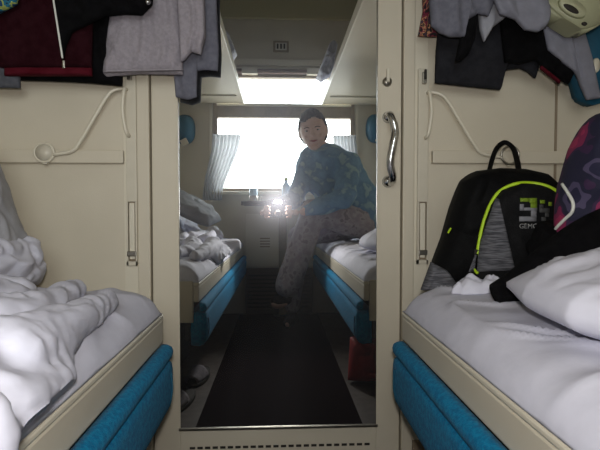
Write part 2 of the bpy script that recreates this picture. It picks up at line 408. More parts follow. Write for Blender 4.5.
# table with its post
tz = .795
t = thing('folding_table', 'small folding table under the window with one dark post', 'table', (.01, -1.95, 0))
BX('tabletop', (-.235, YB+.058, tz-.022), (.29, -1.78, tz), mat('grey brown table laminate', (.50, .46, .42), .35, var=.02, scale=8), t, bev=.006)
BX('edge_band', (-.235, -1.7795, tz-.024), (.29, -1.774, tz+.002), dark, t)
BX('post', (.005, -2.03, .02), (.060, -1.98, tz-.0225), brown_metal, t, bev=.005)
BX('foot_plate', (-.03, -2.06, .009), (.09, -1.95, .0195), dark, t)
def lathe(bm, prof, c, seg=24):
    rings = []
    for r, z in prof: rings.append([bm.verts.new((c[0]+r*math.cos(2*PI*k/seg), c[1]+r*math.sin(2*PI*k/seg), c[2]+z)) for k in range(seg)])
    for A, B in zip(rings, rings[1:]):
        for k in range(seg): bm.faces.new((A[k], A[(k+1) % seg], B[(k+1) % seg], B[k]))
    bm.faces.new(rings[0]); bm.faces.new(rings[-1]); return bm
g = thing('tea_glass', 'glass in a metal holder on the left end of the window table', 'glass', (-.165, -1.95, tz))
link('tumbler', lathe(bmesh.new(), [(.026, .001), (.030, .09), (.028, .09), (.024, .006)], (-.165, -1.95, tz)), mat('pale blue glass', (.65, .78, .85), .1), g)
link('holder', lathe(bmesh.new(), [(.031, .0), (.033, .004), (.031, .045), (.0285, .045), (.0275, .002)], (-.165, -1.95, tz)), steel, g)
T('handle', [(-.135, -1.95, tz+.04), (-.115, -1.95, tz+.035), (-.115, -1.95, tz+.012), (-.135, -1.95, tz+.008)], .003, steel, g)
pk = thing('food_pouch', 'crumpled pale pouch lying on the right part of the window table', 'pouch', (.10, -1.93, tz))
puff('pouch_body', [(.06, -1.99), (.19, -1.97)], [(.05, -1.88), (.18, -1.86)], [], [], lambda a, b, h: Vector((a, b, tz+.006+max(-.004, h))), .03, .003, 3, palegrey, pk, nu=30, nv=20, crumple=.01, cs=20)
tg = thing('water_bottle', 'small plastic bottle with a lime cap standing on the window table', 'bottle', (0, -2.02, tz))
link('bottle_body', lathe(bmesh.new(), [(.026, .001), (.030, .008), (.030, .10), (.026, .115), (.012, .135), (.012, .147)], (.055, -1.93, tz)), mat('clear blue plastic', (.62, .75, .80), .1), tg)
link('cap', lathe(bmesh.new(), [(.0135, .148), (.0135, .165), (.011, .167)], (.055, -1.93, tz)), mat('lime cap', (.55, .65, .15), .4), tg)

# ------------------------------------------------------------------ the door with its mirror
door = thing('door_1', None, None, (0, .02, 0)); door['kind'] = 'structure'
mx0, mx1 = D(179, 250, 0).x, D(377, 250, 0).x; mz0 = D(280, 424.5, 0).z; mz1 = 1.86
g = .0045
bm = bmesh.new()
box(bm, (dl+g, 0, .02), (mx0, .035, 1.99), .0015); box(bm, (mx1, 0, .02), (dr-g, .035, 1.99), .0015)
box(bm, (mx0, 0, .02), (mx1, .035, mz0), .0015); box(bm, (mx0, 0, mz1), (mx1, .035, 1.99), .0015)
box(bm, (mx0, .02, mz0), (mx1, .035, mz1))
link('door_frame', bm, cream, door, smooth=False)
bm = bmesh.new(); box(bm, (dl, .034, 0), (dr, .05, 2.0)); link('door_gap_shade', bm, dark_gap, door, smooth=False)  # dark sheet behind the door stands for the shade in its gaps
bm = bmesh.new()   # mirror glass leaning back a touch in its rebate
w2 = (mx1-mx0)/2-.001; hh = (mz1-mz0)/2-.001
box(bm, (-w2, 0, -hh), (w2, .004, hh))
off = MP + Vector((0, 0, (mz0+mz1)/2-MP.z)) ; off.y = MP.y + math.tan(TILT)*((mz0+mz1)/2-MP.z); off.x = (mx0+mx1)/2
bm.transform(Matrix.Translation(off) @ Matrix.Rotation(-TILT, 4, 'X'))
link('mirror', bm, mirror_m, door, smooth=False)
bm = bmesh.new(); e = .0045      # bright bead round the glass
box(bm, (mx0-.001, -.0185, mz0-.004), (mx1+.001, .0, mz0+.003), .001)
link('mirror_bead', bm, steel, door, smooth=False)
bm = bmesh.new()
box(bm, (mx0-.002, -.016, mz0), (mx0+.0035, .0, mz1), .001); box(bm, (mx1-.0035, -.016, mz0), (mx1+.002, .0, mz1), .001)
link('mirror_side_bead', bm, cream, door, smooth=False)
bm = bmesh.new()
zs = D(280, 446, 0).z
for k in range(24):
    x = D(192.5+k*(367-192.5)/23, 446, 0).x
    box(bm, (x-.0072, -.0012, zs-.0032), (x+.0072, .001, zs+.0032))
link('vent_slots', bm, dark, door, smooth=False)
# chrome S handle
hx = D(388, 150, 0).x; hz = lambda y: D(388, y, -.03).z
hh_ = thing('door_handle', None, None); hh_.parent = door; hh_.location = Vector((hx, 0, hz(150)))-door.location
T('grip', [(hx-.004, -.012, hz(113)), (hx-.004, -.045, hz(117)), (hx+.006, -.052, hz(132)), (hx-.001, -.055, hz(148)), (hx-.006, -.052, hz(164)), (hx+.003, -.045, hz(179)), (hx+.003, -.012, hz(183))],
  lambda t: .0085+.002*math.sin(t*PI), chrome, hh_, seg=14)
for y_ in (115, 181):
    bm = bmesh.new(); bmesh.ops.create_cone(bm, cap_ends=True, segments=24, radius1=.016, radius2=.012, depth=.014, matrix=Matrix.Translation((hx, -.007, hz(y_))) @ Matrix.Rotation(PI/2, 4, 'X'))
    link('rosette', bm, chrome, hh_)
lk = thing('door_lock', None, None); lk.parent = door; lx = D(387, 82, 0); lk.location = Vector((lx.x, 0, lx.z))-door.location
bm = bmesh.new(); bmesh.ops.create_cone(bm, cap_ends=True, segments=24, radius1=.013, radius2=.011, depth=.008, matrix=Matrix.Translation((lx.x, -.004, lx.z)) @ Matrix.Rotation(PI/2, 4, 'X'))
link('rosette', bm, steel, lk)
BX('latch_knob', (lx.x-.004, -.018, lx.z-.004), (lx.x+.004, -.008, lx.z+.032), cream_light, lk, bev=.002)

# ------------------------------------------------------------------ support rails on the corridor wall
def support(side, lab):
    X = (lambda px: D(px, 150, 0).x) if side < 0 else (lambda px: D(554.5-px, 150, 0).x)
    zz = lambda y: D(280, y, 0).z
    xa, xb = sorted((X(127.5), X(138))); xc = (xa+xb)/2
    r = thing('berth_support', lab, 'wall bracket', (xc, 0, zz(264)))
    BX('rail', (xa, -.0142, zz(202)), (xb, -.0045, zz(68)), cream_metal, r, bev=.002)
    bm = bmesh.new(); yo = -.0045
    box(bm, (xa, yo-.012, zz(264)), (xa+.004, yo, zz(202))); box(bm, (xb-.004, yo-.012, zz(264)), (xb, yo, zz(202)))
    box(bm, (xa, yo-.012, zz(264)), (xb, yo, zz(260)))
    link('channel', bm, cream_metal, r, smooth=False)
    BX('channel_back', (xa+.0042, yo-.003, zz(260)), (xb-.0042, yo, zz(202)), brown_metal, r)
    BX('slider', (xc-.007, yo-.011, zz(258)), (xc+.007, yo-.0032, zz(203)), cream_light, r)
    BX('stop_pin', (xc-.012, yo-.016, zz(255)), (xc+.012, yo-.0112, zz(250)), steel, r)
    BX('latch', (xc-.006, -.024, zz(84)), (xc+.005, -.0142, zz(72)), steel, r)
    BX('latch_tongue', (xc-.003, -.028, zz(80)), (xc+.004, -.0242, zz(70)), dark, r)
    s = -side
    xg = X(129)
    T('grip', [(xg, -.014, zz(93)), (xg, -.032, zz(94)), (xg-s*.004, -.036, zz(112)), (xg-s*.000, -.034, zz(128)), (xg+s*.004, -.03, zz(136)), (xg+s*.006, -.014, zz(138))], .0045, cream_light, r)
    pts = [(X(129), -.018, zz(92)), (X(119), -.024, zz(94)), (X(111), -.026, zz(101)), (X(98), -.026, zz(122)), (X(84), -.026, zz(145)), (X(76), -.026, zz(153.5)), (X(58), -.026, zz(157))]
    T('folding_arm', pts, .0048, cream_light, r)
    c = Vector((X(49), -.026, zz(155)))
    bm = bmesh.new(); tube(bm, [c+Vector((math.cos(a*PI/12)*.024, 0, math.sin(a*PI/12)*.024)) for a in range(24)], .0032, closed=True)
    link('ring', bm, cream_light if side < 0 else steel, r)
    if side < 0:
        bm = bmesh.new(); bmesh.ops.create_cone(bm, cap_ends=True, segments=28, radius1=.021, radius2=.021, depth=.006, matrix=Matrix.Translation(c) @ Matrix.Rotation(PI/2, 4, 'X'))
        link('ring_disc', bm, cream_metal, r)
    BX('ring_mount', (c.x-.006, -.026, c.z-.03), (c.x+.006, -.0182, c.z-.02), cream_metal, r)
    return r
support(-1, 'cream metal rail with folding arm on the wall left of the mirror door')
support(1, 'cream metal rail with folding arm on the wall right of the mirror door')

# ------------------------------------------------------------------ berths
Y0, Y1 = -.24, -2.13
def lower_berth(side, xe, lab):
    s = side; wx = XL if s < 0 else XR
    r = thing('lower_berth', lab, 'berth', ((xe+wx)/2, (Y0+Y1)/2, 0))
    lo = lambda a, b: (min(a, b), max(a, b))
    x0, x1 = lo(xe+s*.20, wx-s*.004)
    BX('storage_box', (x0, Y1, .004), (x1, Y0-.02, .43), dark, r, bev=.004)
    x0, x1 = lo(xe+s*.018, wx-s*.004)
    BX('bed_board', (x0, Y1, .4302), (x1, Y0-.014, .462), cream, r)
    x0, x1 = lo(xe, xe+s*.0175)
    BX('side_rail', (x0, Y1, .425), (x1, Y0, .476), cream, r, bev=.004)
    x0, x1 = lo(xe-s*.001, xe+s*.0175)
    BX('rail_lip', (x0, Y1, .4762), (x1, Y0, .486), cream_light, r, bev=.003)
    x0, x1 = lo(xe+s*.018, wx-s*.004)
    BX('end_rail', (x0, Y0-.0135, .36), (x1, Y0, .492), cream, r, bev=.004)
    # teal cushion hanging below the rail: a narrow roll on top and a deeper pad beneath
    f = lambda dx: xe - s*dx
    top = [(f(-.0005), .4245), (f(.010), .4235), (f(.020), .418), (f(.0235), .408), (f(.022), .399), (f(.016), .3935), (f(-.0005), .3935)]
    c = link('cushion_roll', prism(bmesh.new(), top, Y1+.02, Y0-.002, inset=.02), teal, r)
    pad = [(f(-.03), .393), (f(.016), .3932), (f(.0215), .388), (f(.0235), .375), (f(.0235), .32), (f(.020), .298), (f(.012), .286), (f(-.002), .281), (f(-.03), .285)]
    c = link('cushion', prism(bmesh.new(), pad, Y1+.02, Y0-.004, inset=.03), teal, r)
    for o in (c,):
        pass
    b1 = sorted((f(-.03), f(-.05)))
    BX('cushion_backing', (b1[0], Y1+.02, .30), (b1[1], Y0-.02, .4248), dark, r)
    pip = T('piping', [(f(.0245), Y0-.034, .37), (f(.026), Y0-.034, .335), (f(.02), Y0-.034, .30)], .0016, mat('darker teal piping', (.03, .33, .43), .8), r)
    return r
XEL, XER = D(163, 313, Y0).x, D(402, 306, Y0).x
print('berth edges', XEL, XER)
lower_berth(-1, XEL, 'cream lower berth with teal cushion on the left side under the rumpled duvet')
lower_berth(1, XER, 'cream lower berth with teal cushion on the right side under the backpack')

def field(name, x0, x1, y0, y1, hf, zb, m, nx=90, ny=150, lab=None, cat=None):
    """closed body: height field over a floor; x0/x1 may be functions of y"""
    bm = bmesh.new(); g, b = [], []
    for j in range(ny+1):
        y = y0+(y1-y0)*j/ny; xa = x0(y) if callable(x0) else x0; xb = x1(y) if callable(x1) else x1
        g.append([]); b.append([])
        for i in range(nx+1):
            x = xa+(xb-xa)*i/nx
            zz = hf(x, y, i/nx, j/ny)
            g[-1].append(bm.verts.new((x, y, zz)))
            b[-1].append(bm.verts.new((x, y, zb(x, y) if callable(zb) else zb)))
    for j in range(ny):
        for i in range(nx):
            bm.faces.new((g[j][i], g[j][i+1], g[j+1][i+1], g[j+1][i])); bm.faces.new((b[j][i], b[j+1][i], b[j+1][i+1], b[j][i+1]))
    for i in range(nx):
        bm.faces.new((g[0][i], b[0][i], b[0][i+1], g[0][i+1])); bm.faces.new((g[ny][i], g[ny][i+1], b[ny][i+1], b[ny][i]))
    for j in range(ny):
        bm.faces.new((g[j][0], g[j+1][0], b[j+1][0], b[j][0])); bm.faces.new((g[j][nx], b[j][nx], b[j+1][nx], g[j+1][nx]))
    o = link(name, bm, m)
    if lab: tag(o, lab, cat)
    return o
def wrinkle(x, y, seed, sc_=7, stretch=(1, 1)):
    q = Vector((x*sc_*stretch[0], y*sc_*stretch[1], seed))
    w = Vector((noise.noise(q*.7+Vector((3, 1, 0))), noise.noise(q*.7+Vector((0, 5, 2))), 0))*1.1
    n = noise.noise(q+w)
    return n
def billow(x, y, seed, s1):
    q = Vector((x*s1, y*s1, seed)); w = Vector((noise.noise(q*.8+Vector((3, 1, 0))), noise.noise(q*.8+Vector((0, 5, 2))), 0))*1.0
    a = abs(noise.noise(q+w)); b = abs(noise.noise((q+w*1.4)*2.1+Vector((5, 5, 5))))
    return min(1, a*2.0) + .45*min(1, b*1.8)
def mattress_height(side, xe, seed):
    wx = XL if side < 0 else XR
    def hf(x, y, u, v):
        d = abs(x-xe)
        z = .490 + .054*(1-math.exp(-d/.024))
        de = (Y0-.002)-y
        z -= .040*math.exp(-de/.008)
        k = 1-.75*math.exp(-d/.02)
        n = wrinkle(x, y, seed, 9, (.6, 1.3)); z += .005*n*k
        r = 1-abs(wrinkle(x+y*.5, y-x*.6, seed+4, 6, (1.7, .8))); z += .009*(r**9)*k
        return max(z, .4890)
    return hf
sl = .0
MH = {-1: mattress_height(-1, XEL-sl, 3.3), 1: mattress_height(1, XER+sl, 7.1)}
field('mattress', XL+.005, XEL-.0005, Y1+.005, Y0-.002, lambda x, y, u, v: MH[-1](x, y, u, v), .4865 if False else (lambda x, y: .463 if (x < XEL-.02 and y < Y0-.016) else .4872), sheet, 110, 260,
      'white sheeted mattress on the left lower berth', 'mattress')
field('mattress', XER+.0005, XR-.005, Y1+.005, Y0-.002, lambda x, y, u, v: MH[1](x, y, u, v), (lambda x, y: .463 if (x > XER+.02 and y < Y0-.016) else .4872), sheet, 110, 260,
      'white sheeted mattress on the right lower berth beneath pillow and backpack', 'mattress')

# rumpled duvet at the door end, left
def lerp_tab(tab, y):
    for (ya, xa), (yb, xb) in zip(tab, tab[1:]):
        if ya >= y >= yb: return xa+(xb-xa)*(ya-y)/(ya-yb)
    return tab[0][1] if y > tab[0][0] else tab[-1][1]
ed = [(-.25, -.47), (-.275, -.37), (-.32, -.318), (-.38, -.335), (-.46, -.345), (-.52, -.315), (-.60, -.292), (-.68, -.296), (-.72, -.33), (-.77, -.32), (-.82, -.286), (-.95, -.285), (-1.10, -.33)]
def G(px, py, z):
    d = ray(px, py); p = CAM + d*((z-CAM.z)/d.z); return (p.x, p.y)
def rolls(lst):
    segs = []
    for pts in lst:
        for (a, ra), (b, rb) in zip(pts, pts[1:]): segs.append((Vector(a), ra, Vector(b), rb))
    def f(x, y):
        p = Vector((x, y)); acc = 0
        p = p + Vector((noise.noise(Vector((x*14, y*14, 3))), noise.noise(Vector((x*14, y*14, 8)))))*.008
        for a, ra, b, rb in segs:
            ab = b-a; t = max(0, min(1, (p-a).dot(ab)/ab.length_squared)); r = ra+(rb-ra)*t
            d = (p-a-ab*t).length/r
            if d < 1: acc = max(acc, r*.95*math.sqrt(1-d*d*d))
        return acc
    return f
def lumps(name, chains, floor, lab, cat, seed, m=None, voxel=.0065, amp=.010, flat=.62):
    """soft rolls of bedding: chains of ((x, y), radius, height above the bed)"""
    ch = [[((p[0], p[1], floor(p[0], p[1])+r*flat+hh), r) for p, r, hh in c] for c in chains]
    b = caps(ch, voxel, 3)
    for v in b.verts:
        q = Vector((v.co.x*16, v.co.y*16, v.co.z*16+seed)); w = Vector((noise.noise(q*.5), noise.noise(q*.5+Vector((4, 4, 4))), 0))*1.2
        a = abs(noise.noise(q+w)); c2 = abs(noise.noise((q+w)*2.2))
        v.co += v.normal*(amp*(1.4*a+.5*c2-.4))
        v.co.x = min(max(v.co.x, XL+.012), XR-.012); v.co.y = min(v.co.y, -.012); v.co.y = max(v.co.y, Y1+.01)
        v.co.z = max(v.co.z, floor(v.co.x, min(v.co.y, Y0-.03))+.0015)
    return tag(link(name, b, m or sheet), lab, cat)
MF = lambda x, y: MH[-1](x, y, 0, 0)
DC = [
 [(G(74, 285, .572), .021, .0), (G(52, 293, .58), .027, .0), (G(22, 301, .59), .034, 0), (G(-30, 315, .59), .045, 0)],
 [(G(108, 297, .560), .020, 0), (G(85, 306, .568), .026, 0), (G(50, 320, .575), .034, 0), (G(0, 340, .58), .045, 0)],
 [(G(95, 306, .556), .016, 0), (G(72, 322, .56), .020, 0), (G(40, 334, .57), .030, 0)],
 [(G(58, 336, .562), .020, 0), (G(36, 346, .575), .028, .004), (G(-10, 352, .59), .040, .01)],
 [(G(56, 352, .556), .018, 0), (G(40, 370, .553), .018, 0), (G(10, 374, .56), .024, 0), (G(-60, 362, .58), .045, 0)],
 [(G(8, 385, .55), .017, 0), (G(-4, 425, .55), .018, 0), (G(-40, 430, .57), .035, 0), (G(-80, 400, .57), .045, 0)],
 [(G(36, 286, .58), .018, 0), (G(10, 281, .60), .030, .004), (G(-40, 283, .61), .045, .01)],
 [((-.46, -.42), .045, -.02), ((-.60, -.40), .055, -.02), ((-.78, -.42), .055, 0)],
 [((-.42, -.60), .045, -.02), ((-.60, -.62), .055, -.01), ((-.78, -.60), .055, 0)],
 [((-.40, -.78), .045, -.02), ((-.58, -.80), .055, -.01), ((-.78, -.80), .055, 0)],
 [((-.45, -.50), .045, -.02), ((-.50, -.72), .050, -.015), ((-.70, -.72), .055, -.01)],
 [((-.44, -.90), .04, -.01), ((-.62, -.95), .045, -.01), ((-.78, -.92), .045, 0)]]
lumps('duvet', DC, MF, 'rumpled white duvet heaped on the left berth next to the mirror door', 'duvet', 2, amp=.007)
# grey pillow with white slip leaning to the left wall
def slab(c, ax, ay, an):
    c, ax, ay, an = map(Vector, (c, ax, ay, an)); ax.normalize(); ay.normalize(); an.normalize()
    return lambda a, b, h: c+ax*a+ay*b+an*h
pl = thing('pillow', 'grey pillow in a white slip leaning at the left wall above the duvet', 'pillow', (-.70, -.33, .6))
ax = Vector((.22, .0, -.62)).normalized(); ay = Vector((.0, -1, 0)); an = ax.cross(ay)
if an.x < 0: an = -an
m3 = slab((-.620, -.300, .700), ax, ay, an)
puff('pillow_body', [(-.20, -.15), (-.19, .20)], [(.13, -.16), (.14, .19)], [(-.03, -.14)], [(-.03, .185)], m3, .055, .003, 2, greylinen, pl, nu=46, nv=46, ex=3, crumple=.010, cs=9, back=.7)
m4 = slab(Vector((-.620, -.300, .700)) + ax*0, ax, ay, an)
puff('pillow_slip', [(.055, -.172), (.055, .205)], [(.175, -.17), (.175, .20)], [], [], m4, .055, .003, 2, linen, pl, nu=46, nv=30, ex=3, crumple=.014, cs=12, back=.7)

# heap of bedding at the window end of the left berth
def heap(xc, yc, rx, ry, h, seed, m, name, lab, cat, base=None, s1=7):
    bf = base or (lambda x, y: MH[-1](x, y, 0, 0))
    bm = bmesh.new(); nr, na = 34, 84; rings = []; bots = []
    for j in range(nr+1):
        t = j/nr; ring = []; bot = []
        for k in range(na):
            a = 2*PI*k/na; q = Vector((math.cos(a)*1.3, math.sin(a)*1.3, seed)); rr = 1+.18*noise.noise(q)+.08*noise.noise(q*2.7)
            sq = 1/max(abs(math.cos(a)), abs(math.sin(a)))**.35
            x = xc+math.cos(a)*rx*rr*sq*t; y = yc+math.sin(a)*ry*rr*sq*t
            x = min(max(x, XL+.012), XR-.012); y = min(max(y, Y1+.01), Y0)
            e = math.sqrt(max(0, 1-t**2.2))
            z = bf(x, y) + .003 + e*(h*.55 + .013*billow(x*1.3, y*.8, seed+3, 17) + h*.42*billow(x, y, seed, s1))
            ring.append(bm.verts.new((x, y, z))); bot.append(bm.verts.new((x, y, bf(x, y)+.001)))
        rings.append(ring); bots.append(bot)
    for R in (rings, bots):
        for A, B in zip(R, R[1:]):
            for k in range(na): bm.faces.new((A[k], A[(k+1) % na], B[(k+1) % na], B[k]))
    A, B = rings[-1], bots[-1]
    for k in range(na): bm.faces.new((A[k], A[(k+1) % na], B[(k+1) % na], B[k]))
    bmesh.ops.remove_doubles(bm, verts=bm.verts, dist=1e-5)
    return tag(link(name, bm, m), lab, cat)
rnd = random.Random(11)
ch = []
for k in range(13):
    x, y = rnd.uniform(-.78, -.46), rnd.uniform(-1.95, -1.42); a = rnd.uniform(0, 2*PI); hh = rnd.uniform(.0, .13)
    r = rnd.uniform(.035, .06)
    ch.append([((x, y), r, hh), ((x+math.cos(a)*.09, y+math.sin(a)*.09), r*.9, hh*.8), ((x+math.cos(a+.6)*.17, y+math.sin(a+.6)*.17), r*.7, hh*.3)])
ch.append([((-.74, -1.5), .08, .0), ((-.6, -1.75), .10, 0), ((-.74, -1.95), .08, .02)])
lumps('blanket', ch, MF, 'tall heap of white bedding at the window end of the left berth', 'blanket', 5, amp=.014, voxel=.008)
p2 = thing('pillow', 'dark grey pillow tipped on the white bedding heap near the window', 'pillow', (-.5, -1.5, .7))
ax = Vector((.85, -.15, -.50)).normalized(); ay = Vector((.1, -1, .1)).normalized(); an = ax.cross(ay); an = an if an.z > 0 else -an
puff('pillow_body', [(-.20, -.14), (.0, -.17), (.17, -.14)], [(-.19, .15), (0, .17), (.17, .16)], [], [], slab((-.50, -1.40, .745), ax, ay, an), .05, .003, 2, mat('mid grey pillow linen', (.55, .55, .57), .9, var=.02, scale=30), p2, nu=36, nv=36, ex=3, crumple=.014, cs=10, back=.7)
ch = []
for k in range(12):
    x, y = rnd.uniform(-.46, -.33), rnd.uniform(-1.34, -1.06); a = rnd.uniform(0, 2*PI); hh = rnd.uniform(-.01, .05); r = rnd.uniform(.022, .040)
    ch.append([((x, y), r, hh), ((x+math.cos(a)*.05, y+math.sin(a)*.05), r*.9, hh*.8), ((x+math.cos(a+.7)*.09, y+math.sin(a+.7)*.09), r*.6, hh*.3)])
ch.append([((-.42, -1.10), .05, -.01), ((-.38, -1.22), .05, 0), ((-.44, -1.33), .05, 0)])
lumps('blanket', ch, MF, 'low crumpled white blanket at the berth edge before the dark grey pillow', 'blanket', 9, amp=.010, voxel=.007)
sk = heap(-.66, -1.05, .09, .05, .04, 12.5, charcoal, 'garment', 'small dark garment lying on the left mattress beside the white blanket', 'garment')

# ------------------------------------------------------------------ upper berths
def upper(side, xe, lab, lab2):
    s = side; wx = XL if s < 0 else XR; zu = ZU
    r = thing('upper_berth', lab, 'berth', ((xe+wx)/2, (Y0+Y1)/2, zu))
    x0, x1 = sorted((xe+s*.004, wx-s*.002))
    BX('bed_board', (x0, Y1+.0, zu), (x1, -.28, zu+.028), cream, r)
    x0, x1 = sorted((xe-s*.004, xe+s*.0035))
    BX('edge_strip', (x0, Y1+.0, zu-.006), (x1, -.28, zu+.045), brown_metal if False else cream_light, r)
    x0, x1 = sorted((xe+s*.012, wx-s*.01))
    f = lambda x, y, u, v: zu+.095+.006*wrinkle(x, y, 3+s, 8)-.03*math.exp(-min(abs(x-x0), abs(x-x1), abs(y-Y1-.01), abs(y+.29))/.012)
    field('mattress', x0, x1, Y1+.01, -.29, f, zu+.0285, sheet, 50, 90, lab2, 'mattress')
    for y in (-.5, -1.9):
        T('support_arm', [(xe+s*.03, y, zu-.006), (wx-s*.06, y, zu-.006)], .005, cream_metal, r)
    return r
ZU = M(243.6, 103.5, Y1).z
XUL, XUR = M(243.6, 103.5, Y1).x, M(322.5, 105, Y1).x
upper(-1, XUL, 'cream underside of the raised upper berth on the left', 'white mattress on the left upper berth')
upper(1, XUR, 'cream underside of the raised upper berth on the right', 'white mattress on the right upper berth')
# bedding falling over the window ends of the upper berths
def drop(side, px, lab, sd):
    y = -1.95
    P = [M(a, b, y) for a, b in px]; q = [(p.x, p.z) for p in P]
    o = puff('bed_linen', q[0:3], q[3:6], [], [], lambda a, b, h: Vector((a, y+h*1.0-.02, b)), .05, .006, 2, linen, None, nu=30, nv=30, crumple=.03, cs=16, seed=sd)
    return tag(o, lab, 'bed linen')
zm = ZU+.09
drop(-1, [(220, 34), (225, 30), (229, 34), (224, 60), (232, 62), (237, 54)], 'white linen bunched over the edge of the left upper berth', 2)
drop(1, [(330, 42), (334, 40), (338, 44), (316, 78), (321, 82), (332, 74)], 'white linen drooping over the edge of the right upper berth', 5)

# ------------------------------------------------------------------ reading lamps
def lampunit(c, nrm, lab, sx=1, sz=1, kind='lamp'):
    r = thing('reading_lamp', lab, 'lamp', c); c = Vector(c)
    ss = 1 if nrm < 0 else -1
    # teal back shell: rounded plate bulging away from the wall
    bm = bmesh.new(); bmesh.ops.create_uvsphere(bm, u_segments=28, v_segments=16, radius=1)
    for v in bm.verts:
        x, y, z = v.co
        x = math.copysign(abs(x)**.8, x); z = math.copysign(abs(z)**.8, z)
        v.co = c+Vector((x*.075*sx, nrm*(max(0, -y*1) * .085 - .001), z*.105*sz))
    link('shell', bm, tealplain if kind == 'lamp' else teal, r)
    bm = bmesh.new(); box(bm, (-.032, -.014, -.05), (.032, .014, .02), .006)
    bm.transform(Matrix.Translation(c+Vector((.02*ss*-1, nrm*.075, -.095*sz))) @ Matrix.Rotation(math.radians(-28), 4, 'Y') @ Matrix.Rotation(PI/2, 4, 'Y') @ Matrix.Scale(.7, 4))
    link('lamp_tab', bm, cream_light, r, smooth=False)
    return r
pL = M(184, 129, YB+.03); pR = M(374, 128, YB+.03)
lampunit((pL.x, YB, pL.z), 1, 'teal domed reading lamp on the window wall above the left berth')
lampunit((pR.x+.02, YB, pR.z), 1, 'teal domed reading lamp on the window wall above the right berth')
# lamp at the corridor end, top right: cream head on a teal pad
yl = -.16
rl = thing('reading_lamp', 'cream reading lamp head on a teal pad beside the hung clothes', 'lamp', (.80, -.0, 1.2))
q = lambda x, y, yy=yl: D(x, y, yy)
pad = [(575, -30), (575, 30), (576, 70), (583, 97), (596, 104), (640, 96), (640, -30)]
bm = bmesh.new(); prof = [(q(x, y, -.05).x, q(x, y, -.05).z) for x, y in pad]
xs = XR-.003; prof = [(min(x, xs), z) for x, z in prof]
prism(bm, prof, -.045, .0005); bmesh.ops.bevel(bm, geom=[e for e in bm.edges], offset=.006, segments=3, affect='EDGES')
link('pad', bm, mat('dark teal padding', (.03, .30, .40), .7, var=.01), rl)
head = [(547, 3), (553, 10), (566, 17), (582, 27), (588, 30), (597, 27), (612, 17), (628, 2), (634, -18), (600, -30), (560, -14), (548, -4)]
bm = bmesh.new(); prof = [(q(x, y, -.19).x, q(x, y, -.19).z) for x, y in head]
prof = [(min(x, xs), z) for x, z in prof]
prism(bm, prof, -.185, -.125); bmesh.ops.bevel(bm, geom=[e for e in bm.edges if e.calc_length() > .0], offset=.007, segments=4, affect='EDGES')
BX('lamp_neck', (.79, -.126, 1.235), (.86, -.044, 1.275), cream_metal, rl)
link('lamp_head', bm, mat('cream lamp plastic', (.64, .64, .52), .4), rl)
# raised rim and dark slot
def oval(name, cpx, a, b, rot, y0, y1, m):
    c0 = q(cpx[0], cpx[1], y0); n = 30; rings = []; bm = bmesh.new()
    for yy, s in ((y1, 1.0), (y1-.0, 1), (y0, .9)):
        rings.append([bm.verts.new((c0.x+s*(a*math.cos(t*2*PI/n)*math.cos(rot)-b*math.sin(t*2*PI/n)*math.sin(rot)), yy, c0.z+s*(a*math.cos(t*2*PI/n)*math.sin(rot)+b*math.sin(t*2*PI/n)*math.cos(rot)))) for t in range(n)])
    for A, B in zip(rings[1:], rings[2:]):
        for k in range(n): bm.faces.new((A[k], A[(k+1) % n], B[(k+1) % n], B[k]))
    bm.faces.new(rings[1]); bm.faces.new(rings[2]); bm.verts.ensure_lookup_table()
    for v in rings[0]: bm.verts.remove(v)
    return link(name, bm, m, rl)
oval('lamp_rim', (574, 7), .036, .018, -.48, -.194, -.1845, mat('pale lamp rim', (.70, .70, .58), .4))
oval('lamp_slot', (571.5, 8.5), .021, .0072, -.48, -.1955, -.1935, dark)
oval('screw_cap', (585, 23.5), .0065, .004, -.3, -.189, -.1845, dark)
oval('button', (597, 65), .010, .020, 0, -.052, -.0445, cream_light)

# ------------------------------------------------------------------ hook rails for the clothes (just above the picture)
def hooks(x0, x1, lab):
    r = thing('coat_rack', lab, 'coat rack', ((x0+x1)/2, 0, 1.40))
    BX('board', (x0, -.012, 1.34), (x1, .0, 1.37), cream, r)
    n = 5
    for k in range(n):
        x = x0+(x1-x0)*(k+.5)/n
        T('hook', [(x, -.012, 1.355), (x, -.05, 1.335), (x, -.10, 1.325), (x, -.14, 1.335), (x, -.145, 1.36)], .004, chrome, r)
hooks(-.86, -.18, 'cream hook rail on the wall left of the mirror door')
hooks(.38, .74, 'cream hook rail on the wall right of the mirror door')

# ------------------------------------------------------------------ clothes, left
o = hang('trousers', -.035, [(150, -72), (216, -72)], [(176, 97), (188, 100), (197, 97), (197.5, 71), (207, 70), (218, 71)], [(170, 30)], [(217, 10), (219, 50)], .010, .003, 3, bluegrey, seed=3, nu=70)
tag(o, 'blue grey trousers hanging over the top left edge of the mirror', 'trousers')
o = hang('sweatshirt', -.062, [(112, -72), (183, -72)], [(103, 73), (107, 77), (140, 74), (183, 75)], [(110, 20)], [(180, 0), (183, 40)], .018, .003, 3, greyknit, seed=7, nu=70, nv=60, crumple=.006, cs=14)
tag(o, 'grey knitted sweatshirt hanging just left of the mirror top', 'sweatshirt')
hem = hang('hem', -.084, [(105, 70.5), (183, 69)], [(104, 72.5), (183, 70.5)], [], [], .002, .0, 1, greyknit, None, nu=20, nv=4)
hem.parent = o; hem.location = hem.location-o.location
sl_ = hang('sleeve', -.088, [(170, -72), (203, -72)], [(181, 62), (185, 60), (192, 52), (201, 55)], [(178, 10)], [(205, 10), (206, 36)], .014, .003, 2, greyknit, None, nu=40, seed=2, crumple=.005, cs=14)
sl_.parent = o; sl_.location = sl_.location-o.location
o = hang('jacket', -.05, [(-10, -72), (122, -72)], [(16, 80), (50, 81), (90, 83), (122, 86)], [(0, 20)], [(125, 40)], .020, .004, 4, blackcloth, seed=1, nu=80)
